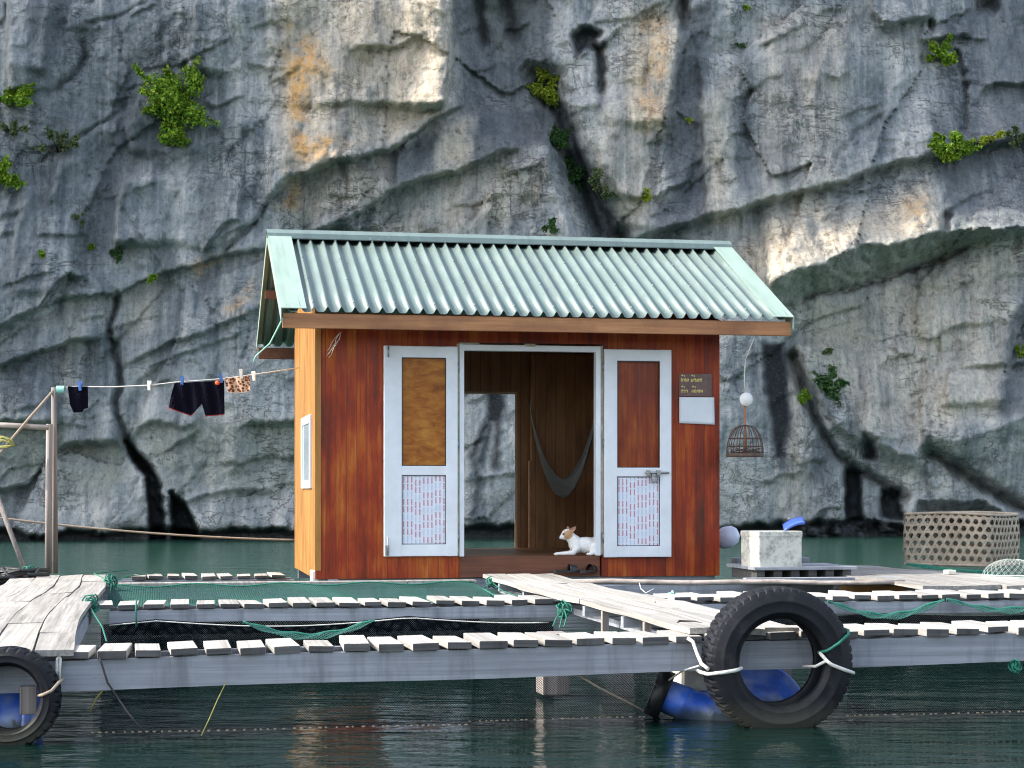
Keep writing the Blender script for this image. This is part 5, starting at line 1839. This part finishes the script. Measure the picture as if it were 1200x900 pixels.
# woven basket
bkv = 16.2
ku = uof(1126, bkv)
kz = .50
kx = W(ku, bkv, kz)
sc_ = kx.y / F
bk = thing('woven_basket', 'large boxy woven bamboo basket with hexagonal holes on the right planks', 'basket', kx, R(-38))
ra, rb, hb = .43, .33, 60 * sc_


CR = .07
SEG = [2 * (ra - CR), math.pi * CR / 2, 2 * (rb - CR), math.pi * CR / 2] * 2
PER = sum(SEG)


def bsk(s, z):
    """rounded rectangle wall of the basket; s = share of the way round, z = share of the height"""
    l = (s % 1.0) * PER
    k = 0
    while k < 7 and l > SEG[k]:
        l -= SEG[k]; k += 1
    cxy = [(ra - CR, -rb + CR), (ra - CR, rb - CR), (-ra + CR, rb - CR), (-ra + CR, -rb + CR)]
    q = k // 2
    if k % 2 == 0:
        st = [(-ra + CR, -rb), (ra, -rb + CR), (ra - CR, rb), (-ra, rb - CR)][q]
        dr = [(1, 0), (0, 1), (-1, 0), (0, -1)][q]
        x, y = st[0] + dr[0] * l, st[1] + dr[1] * l
    else:
        th = -math.pi / 2 + q * math.pi / 2 + l / CR
        x, y = cxy[q][0] + CR * math.cos(th), cxy[q][1] + CR * math.sin(th)
    bul = 1 + .03 * math.sin(math.pi * z) + .012 * math.sin(s * 44)
    return WM[bk.name] @ Vector((x * bul, y * bul, hb * z + .012 * math.sin(s * 12.566) * z))


pitch = .067
ncol = round(PER / (pitch * 1.1547))
step = PER / ncol


def ribbon(mb, pts, w_dir, off):
    """flat split-bamboo strip through (arc, height) points"""
    vs, fs2 = [], []
    hw = .0105
    for k, (l, z) in enumerate(pts):
        a = pts[min(k + 1, len(pts) - 1)]; b = pts[max(k - 1, 0)]
        dx, dz = a[0] - b[0], a[1] - b[1]
        ln = math.hypot(dx, dz)
        nx, nz = -dz / ln * hw, dx / ln * hw
        for sg in (1, -1):
            l2, z2 = l + nx * sg, z + nz * sg
            s = (l2 / PER) % 1.0
            p = bsk(s, min(max(z2 / hb, 0), 1))
            ctr = WM[bk.name] @ Vector((0, 0, hb / 2))
            o_ = (p - ctr); o_.z = 0; o_.normalize()
            vs.append(p + o_ * off); vs.append(p + o_ * (off - .003))
    n = len(pts)
    for k in range(n - 1):
        a = 4 * k
        fs2 += [(a, a + 2, a + 6, a + 4), (a + 1, a + 5, a + 7, a + 3), (a, a + 4, a + 5, a + 1), (a + 2, a + 3, a + 7, a + 6)]
    mb.add(vs, fs2)


m = MB()
pz = step * math.sin(R(60))
k = 0
while (k + .5) * pz < hb - .01:
    ribbon(m, [(PER * i / 96, (k + .5) * pz) for i in range(97)], 0, .0)
    k += 1
for c_ in range(ncol):
    for sg in (1, -1):
        dl = hb / math.tan(R(60))
        ribbon(m, [(c_ * step + sg * dl * j / 10, hb * j / 10) for j in range(11)], 1, .003 * sg)
m.build('weave', 'bamboo', bk)
m = MB()
m.tube([bsk(i / 90, .99) for i in range(90)], .013, 6, closed=True)
m.tube([bsk(i / 90, .02) for i in range(90)], .013, 6, closed=True)
m.build('rim', 'bamboo', bk)
vb_ = [bsk(i / 60, .03) for i in range(60)]
MB().add(vb_, [tuple(range(60))]).build('basket_bottom', 'bamboo', bk)
MB().add([bsk(i / 60, .97) for i in range(60)], [tuple(range(60))]).build('shade_cover', 'bamboo', bk)  # added solid cover, blocks light so the inside stays dark

# translucent fish trap on the right
tv = 14.3
tp = W(uof(1186, tv), tv, .475)
m = MB()


def dome(a, b):
    th = a * 2 * math.pi
    ph = b * math.pi / 2
    return tp + Vector((.24 * math.cos(th) * math.cos(ph), .22 * math.sin(th) * math.cos(ph), .15 * math.sin(ph)))


for k in range(26):
    m.tube([dome(k / 26 + .15 * j / 8, j / 8) for j in range(8)], .0009, 3, cap=False)
    m.tube([dome(k / 26 - .15 * j / 8, j / 8) for j in range(8)], .0009, 3, cap=False)
m.tube([dome(i / 24, 0) for i in range(24)], .006, 6, closed=True)
single(m, 'fish_trap', 'nylon_wire', 'small domed clear net trap lying on the planks at the right photo edge', 'fish trap', tp)
gn = MB()
for k in range(3):
    gn.tube([zk(1062 + 22 * i, 664 + i * 2.4 + (k - 1) * .9, 15.8 - .1 * i) + Vector((0, 0, .02 + .006 * math.sin(i * 2 + k))) for i in range(8)], .007, 5)
single(gn, 'rope_bundle', 'green_rope', 'dark green rope bundle lying along the planks under the basket', 'rope', zk(1130, 672, 15.4))
single(MB().box(uof(1108, 14.8), uof(1118, 14.8), 14.75, 14.85, .478, .515, bev=.008), 'foam_scrap', 'cream_foam', 'small cream foam scrap on the planks below the basket', 'scrap', zk(1113, 674, 14.8))

# sandals by the sill
for k, (px, lab) in enumerate(((664, 'black rubber sandal under the door sill, left one of two'), (690, 'black rubber sandal under the door sill, right one of two'))):
    v = V0 - .09
    c = W(uof(px, v), v, .487)
    ang = (R(70), R(110))[k]
    M = Matrix.Translation(c) @ Matrix.Rotation(AL + ang - R(60), 4, 'Z')
    sd = thing('sandal', lab, 'sandal', c, AL, 'sandals at the door')
    m = MB()
    out = [(-.11, -.030), (-.04, -.034), (.05, -.040), (.10, -.034), (.125, 0), (.10, .036), (.04, .036), (-.04, .030), (-.11, .028), (-.125, 0)]
    m.add([M @ Vector((x, y, 0)) for x, y in out] + [M @ Vector((x, y, .02)) for x, y in out], [tuple(range(10))[::-1], tuple(range(10, 20))] + [(i, (i + 1) % 10, 10 + (i + 1) % 10, 10 + i) for i in range(10)])
    m.build('sole', 'black_plastic', sd)
    m = MB()
    m.grid(lambda a, b: M @ Vector((.02 + .07 * b, -.038 * math.cos(math.pi * a), .02 + .052 * math.sin(math.pi * a) * (1 - .25 * b))), 10, 4, (0, 0, .003))
    m.build('strap', 'black_plastic', sd)

# ------------------------------------------------------------------ clothes line on the left
vl = 16.9
dl_ = 16.9
single(MB().tube([at(64.5, 672, dl_), at(64, 560, dl_), at(63, 454, dl_)], [.027, .026, .024], 10), 'tall_post', 'grey_post', 'taller grey pole that carries the left end of the clothes line', 'post', at(64.5, 672, dl_))
single(MB().tube([at(56.5, 672, dl_ - .1), at(57, 590, dl_ - .1), at(58, 497, dl_ - .1)], [.031, .030, .030], 10), 'short_post', 'grey_post', 'shorter dark grey post against the tall clothes line pole', 'post', at(56, 672, dl_ - .1))
single(MB().tube([at(-40, 497, dl_ - .2), at(10, 498.5, dl_ - .2), at(57, 501, dl_ - .18)], .024, 8), 'rail_pole', 'grey_pole', 'brownish rail pole tied across to the short post on the left', 'pole', at(10, 500, dl_ - .2))
rope('pale stay rope slanting down left from the top of the tall pole', [at(64, 456, dl_), at(30, 495, dl_ - .25), at(-12, 545, dl_ - .5)], .013, 'brown_rope')
single(MB().tube([at(32, 676, 16.4), at(12, 623, 16.5), at(-8, 570, 16.6)], .028, 4), 'leaning_post', 'grey_post', 'blue grey post leaning left at the left photo edge', 'post', at(32, 676, 16.4))
yr = MB()
rr = random.Random(4)
for k in range(6):
    yr.tube([at(-10, 509 + k * 2.6, 16.5), at(4, 513 + rr.uniform(-2, 3), 16.45), at(14, 518 + rr.uniform(-3, 4), 16.45), at(17, 522, 16.45), at(8, 523 + rr.uniform(-1, 2), 16.45), at(-10, 524, 16.5)], .007, 5)
single(yr, 'rope_coil', 'yellow_rope', 'yellow rope coil hanging at the left photo edge by the stay rope', 'rope', at(5, 524, 16.5))

LN = [at(64, 455, dl_), at(90, 453, dl_), at(130, 453.5, dl_), at(175, 451.5, dl_), at(205, 448, dl_), at(260, 444, dl_ + .05), at(300, 438.5, dl_ + .1), at(350, 431, dl_ + .2)]
rope('thin clothes line strung from the tall pole to the hut', LN, .005, 'white_rope', 'clothes line', 'clothes_line')


def cloth(name, label, cat, outline, mat, th=.018, sub=None, extras=(), seed=0):
    """garment outline (photo px) hung on the line; folds make it bulge"""
    rr = random.Random(seed)
    c = at(sum(p[0] for p in outline) / len(outline), max(p[1] for p in outline), dl_)
    t = thing(name, label, cat, c, 0)
    bm = bmesh.new()
    vs = [bm.verts.new(at(x, y, dl_)) for x, y in outline]
    bm.faces.new(vs)
    bmesh.ops.triangulate(bm, faces=bm.faces[:])
    for _ in range(4):
        bmesh.ops.subdivide_edges(bm, edges=[e for e in bm.edges if e.calc_length() > .05], cuts=1, use_grid_fill=False)
        bmesh.ops.triangulate(bm, faces=bm.faces[:])
    bmesh.ops.recalc_face_normals(bm, faces=bm.faces[:])
    top_z = max(v.co.z for v in bm.verts)
    bm.verts.index_update()
    base = [v.co.copy() for v in bm.verts]
    tri = [[v.index for v in f.verts] for f in bm.faces]
    edges = [[v.index for v in e.verts] for e in bm.edges if len(e.link_faces) == 1]
    bm.free()
    fold = lambda p: .014 * math.sin(p.x * 26 + seed) * min(1, (top_z - p.z) * 5) + .012 * math.sin(p.x * 60 + p.z * 9)
    n = len(base)
    m = MB()
    m.add([p + Vector((0, -th + fold(p), 0)) for p in base] + [p + Vector((0, th + fold(p), 0)) for p in base],
          tri + [[i + n for i in f[::-1]] for f in tri] + [[a, b, b + n, a + n] for a, b in edges])
    m.build('fabric', mat, t)
    for nm, mt, r, pts in extras:
        if nm == 'badge':
            MB().lathe([(0, -.006), (r, -.004), (r, .004), (0, .006)], axis_matrix(at(*pts, dl_) + Vector((0, -th - .02, 0)), (0, -1, 0)), 14).build(nm, mt, t)
        else:
            q = [at(x, y, dl_) for x, y in pts]
            full = []
            for a, b in zip(q, q[1:]):
                full += [a.lerp(b, i / 6) for i in range(6)]
            full.append(q[-1])
            MB().tube([p + Vector((0, fold(p) - .006, 0)) for p in full], r, 6).build(nm, mt, t)


cloth('hung_cloth', 'dark navy sock shaped cloth on the line next to the tall pole', 'cloth', [(80, 453), (102.5, 453), (102, 478), (98, 479), (96, 483), (87, 483.5), (83, 474)], 'navy_cloth', seed=1)
cloth('shorts', 'black shorts with red hems hanging on the clothes line', 'shorts', [(205, 449), (262, 446), (263, 485), (241, 487), (237, 473), (232, 473), (224, 486.5), (198, 477.5)], 'navy_cloth', .022,
      extras=(('hem', 'red_trim', .009, [(198, 477.5), (224, 486.5)]), ('hem', 'red_trim', .008, [(224, 486), (232, 473.5), (236, 473.5)]), ('hem', 'red_trim', .009, [(241, 487), (263, 485)]), ('badge', 'orange_patch', .021, (255.5, 449))), seed=2)
cloth('hung_cloth', 'small brown spotted cloth on the line right of the shorts', 'cloth', [(264, 443.5), (292.5, 440.5), (293, 457), (288, 459.5), (268, 460), (264.5, 452)], 'leopard_cloth', .016,
      extras=(('edging', 'white_rope', .007, [(264.5, 450), (268, 460), (288, 459.5), (293, 455)]),), seed=3)
pegs = [(94, 452.5, 'blue_peg', 'blue peg on the navy sock shaped cloth'), (175, 452, 'white_peg', 'white peg alone on the empty middle of the line'),
        (213.5, 446.5, 'blue_peg', 'blue peg at the left end of the shorts'), (259, 443.5, 'blue_peg', 'blue peg at the right end of the shorts above the orange badge'),
        (282.5, 438.5, 'white_peg', 'white peg on top of the spotted cloth'), (297.5, 441, 'white_peg', 'white peg just right of the spotted cloth')]
src = {}
for px, py, mt, lab in pegs:
    p = at(px, py, dl_ - .02)
    if mt not in src:
        m = MB()
        for sg in (-1, 1):
            m.hexa([p + Vector((-.012, sg * .004 - .006, -.04)), p + Vector((.012, sg * .004 - .006, -.04)), p + Vector((.012, sg * .004 + .002, -.04)), p + Vector((-.012, sg * .004 + .002, -.04)),
                    p + Vector((-.013, sg * .016 - .006, .045)), p + Vector((.013, sg * .016 - .006, .045)), p + Vector((.013, sg * .016 + .002, .045)), p + Vector((-.013, sg * .016 + .002, .045))])
        m.tube([p + Vector((-.014, 0, .005)), p + Vector((.014, 0, .005))], .009, 8)
        src[mt] = o = single(m, 'clothes_peg', mt, lab, 'peg', p, 0, 'pegs on the clothes line')
    else:
        o = src[mt].copy(); COL.objects.link(o); o.location = p; o['label'] = lab
    o.rotation_euler = (0, random.uniform(-.12, .12), random.uniform(-.3, .3))
m = MB()
p = at(71, 456.5, dl_ - .02)
m.lathe([(.012, -.036), (.034, -.036), (.034, .036), (.012, .036)], axis_matrix(p, (1, 0, 0)), 16, closed=True, smooth=False)
single(m, 'tape_roll', 'teal_tape', 'pale teal tape wrapped on the line at the tall pole', 'tape', p)

# dark net pile left of the plank walkway
pm = MB()
rr = random.Random(9)
for k in range(60):
    c = at(rr.uniform(-30, 34), rr.uniform(672, 690), rr.uniform(15.6, 16.6))
    c.z = .40 + .08 * rr.random()
    pm.tube([c + Vector((rr.uniform(-.25, .25), rr.uniform(-.12, .12), rr.uniform(-.05, .05))) for _ in range(4)], .018, 5)
single(pm, 'net_pile', 'dark_wet', 'heap of black net and rope left of the wide plank walkway', 'net', at(5, 690, 16))
t = thing('side_raft', 'dark low timber raft carrying the net heap at the left photo edge', 'frame', W(-2.2, 15.5, 0))
beam(t, -3.5, -1.18, 15.5, 15.58, lambda u: .39, .12, 'grey_beam')
beam(t, -3.5, -1.18, 16.5, 16.58, lambda u: .39, .12, 'grey_beam')

# ------------------------------------------------------------------ light, sky, camera
az, el = R(-97.2), R(39)                        # azimuth from +Y clockwise (negative = left)
sd = Vector((math.sin(az) * math.cos(el), math.cos(az) * math.cos(el), math.sin(el)))
L = bpy.data.lights.new('sun', 'SUN')
L.energy = 2.0; L.angle = R(.6); L.color = (1, .93, .82)
so = bpy.data.objects.new('sun', L); COL.objects.link(so)
so.rotation_euler = sd.to_track_quat('Z', 'Y').to_euler()
wld = bpy.data.worlds.new('World'); SC.world = wld; wld.use_nodes = True
nt = wld.node_tree
bg = nt.nodes['Background']
sk = nt.nodes.new('ShaderNodeTexSky'); sk.sky_type = 'NISHITA'; sk.sun_disc = False
sk.sun_elevation = el; sk.sun_rotation = az % (2 * math.pi)
sk.air_density = 1.0; sk.dust_density = 2.0; sk.ozone_density = 1.0
hs = nt.nodes.new('ShaderNodeHueSaturation'); hs.inputs['Saturation'].default_value = .62
nt.links.new(sk.outputs[0], hs.inputs['Color']); nt.links.new(hs.outputs[0], bg.inputs[0]); bg.inputs[1].default_value = .15

cam = bpy.data.cameras.new('camera'); co = bpy.data.objects.new('camera', cam); COL.objects.link(co)
co.location = (0, 0, H); co.rotation_euler = (R(90), 0, 0)
cam.sensor_width = 36; cam.lens = 36 * F / 1200; cam.shift_y = (HY - 450) / 1200
cam.clip_start = .1; cam.clip_end = 2000
SC.camera = co
SC.view_settings.view_transform = 'Standard'; SC.view_settings.look = 'None'
SC.view_settings.exposure = 1.72; SC.view_settings.gamma = 1
SC.view_settings.use_curve_mapping = False
SC.cycles.use_denoising = True
SC.cycles.filter_width = 1.1
SC.cycles.max_bounces = 8
for o in SC.objects:
    if '_m' in o.keys():
        del o['_m']
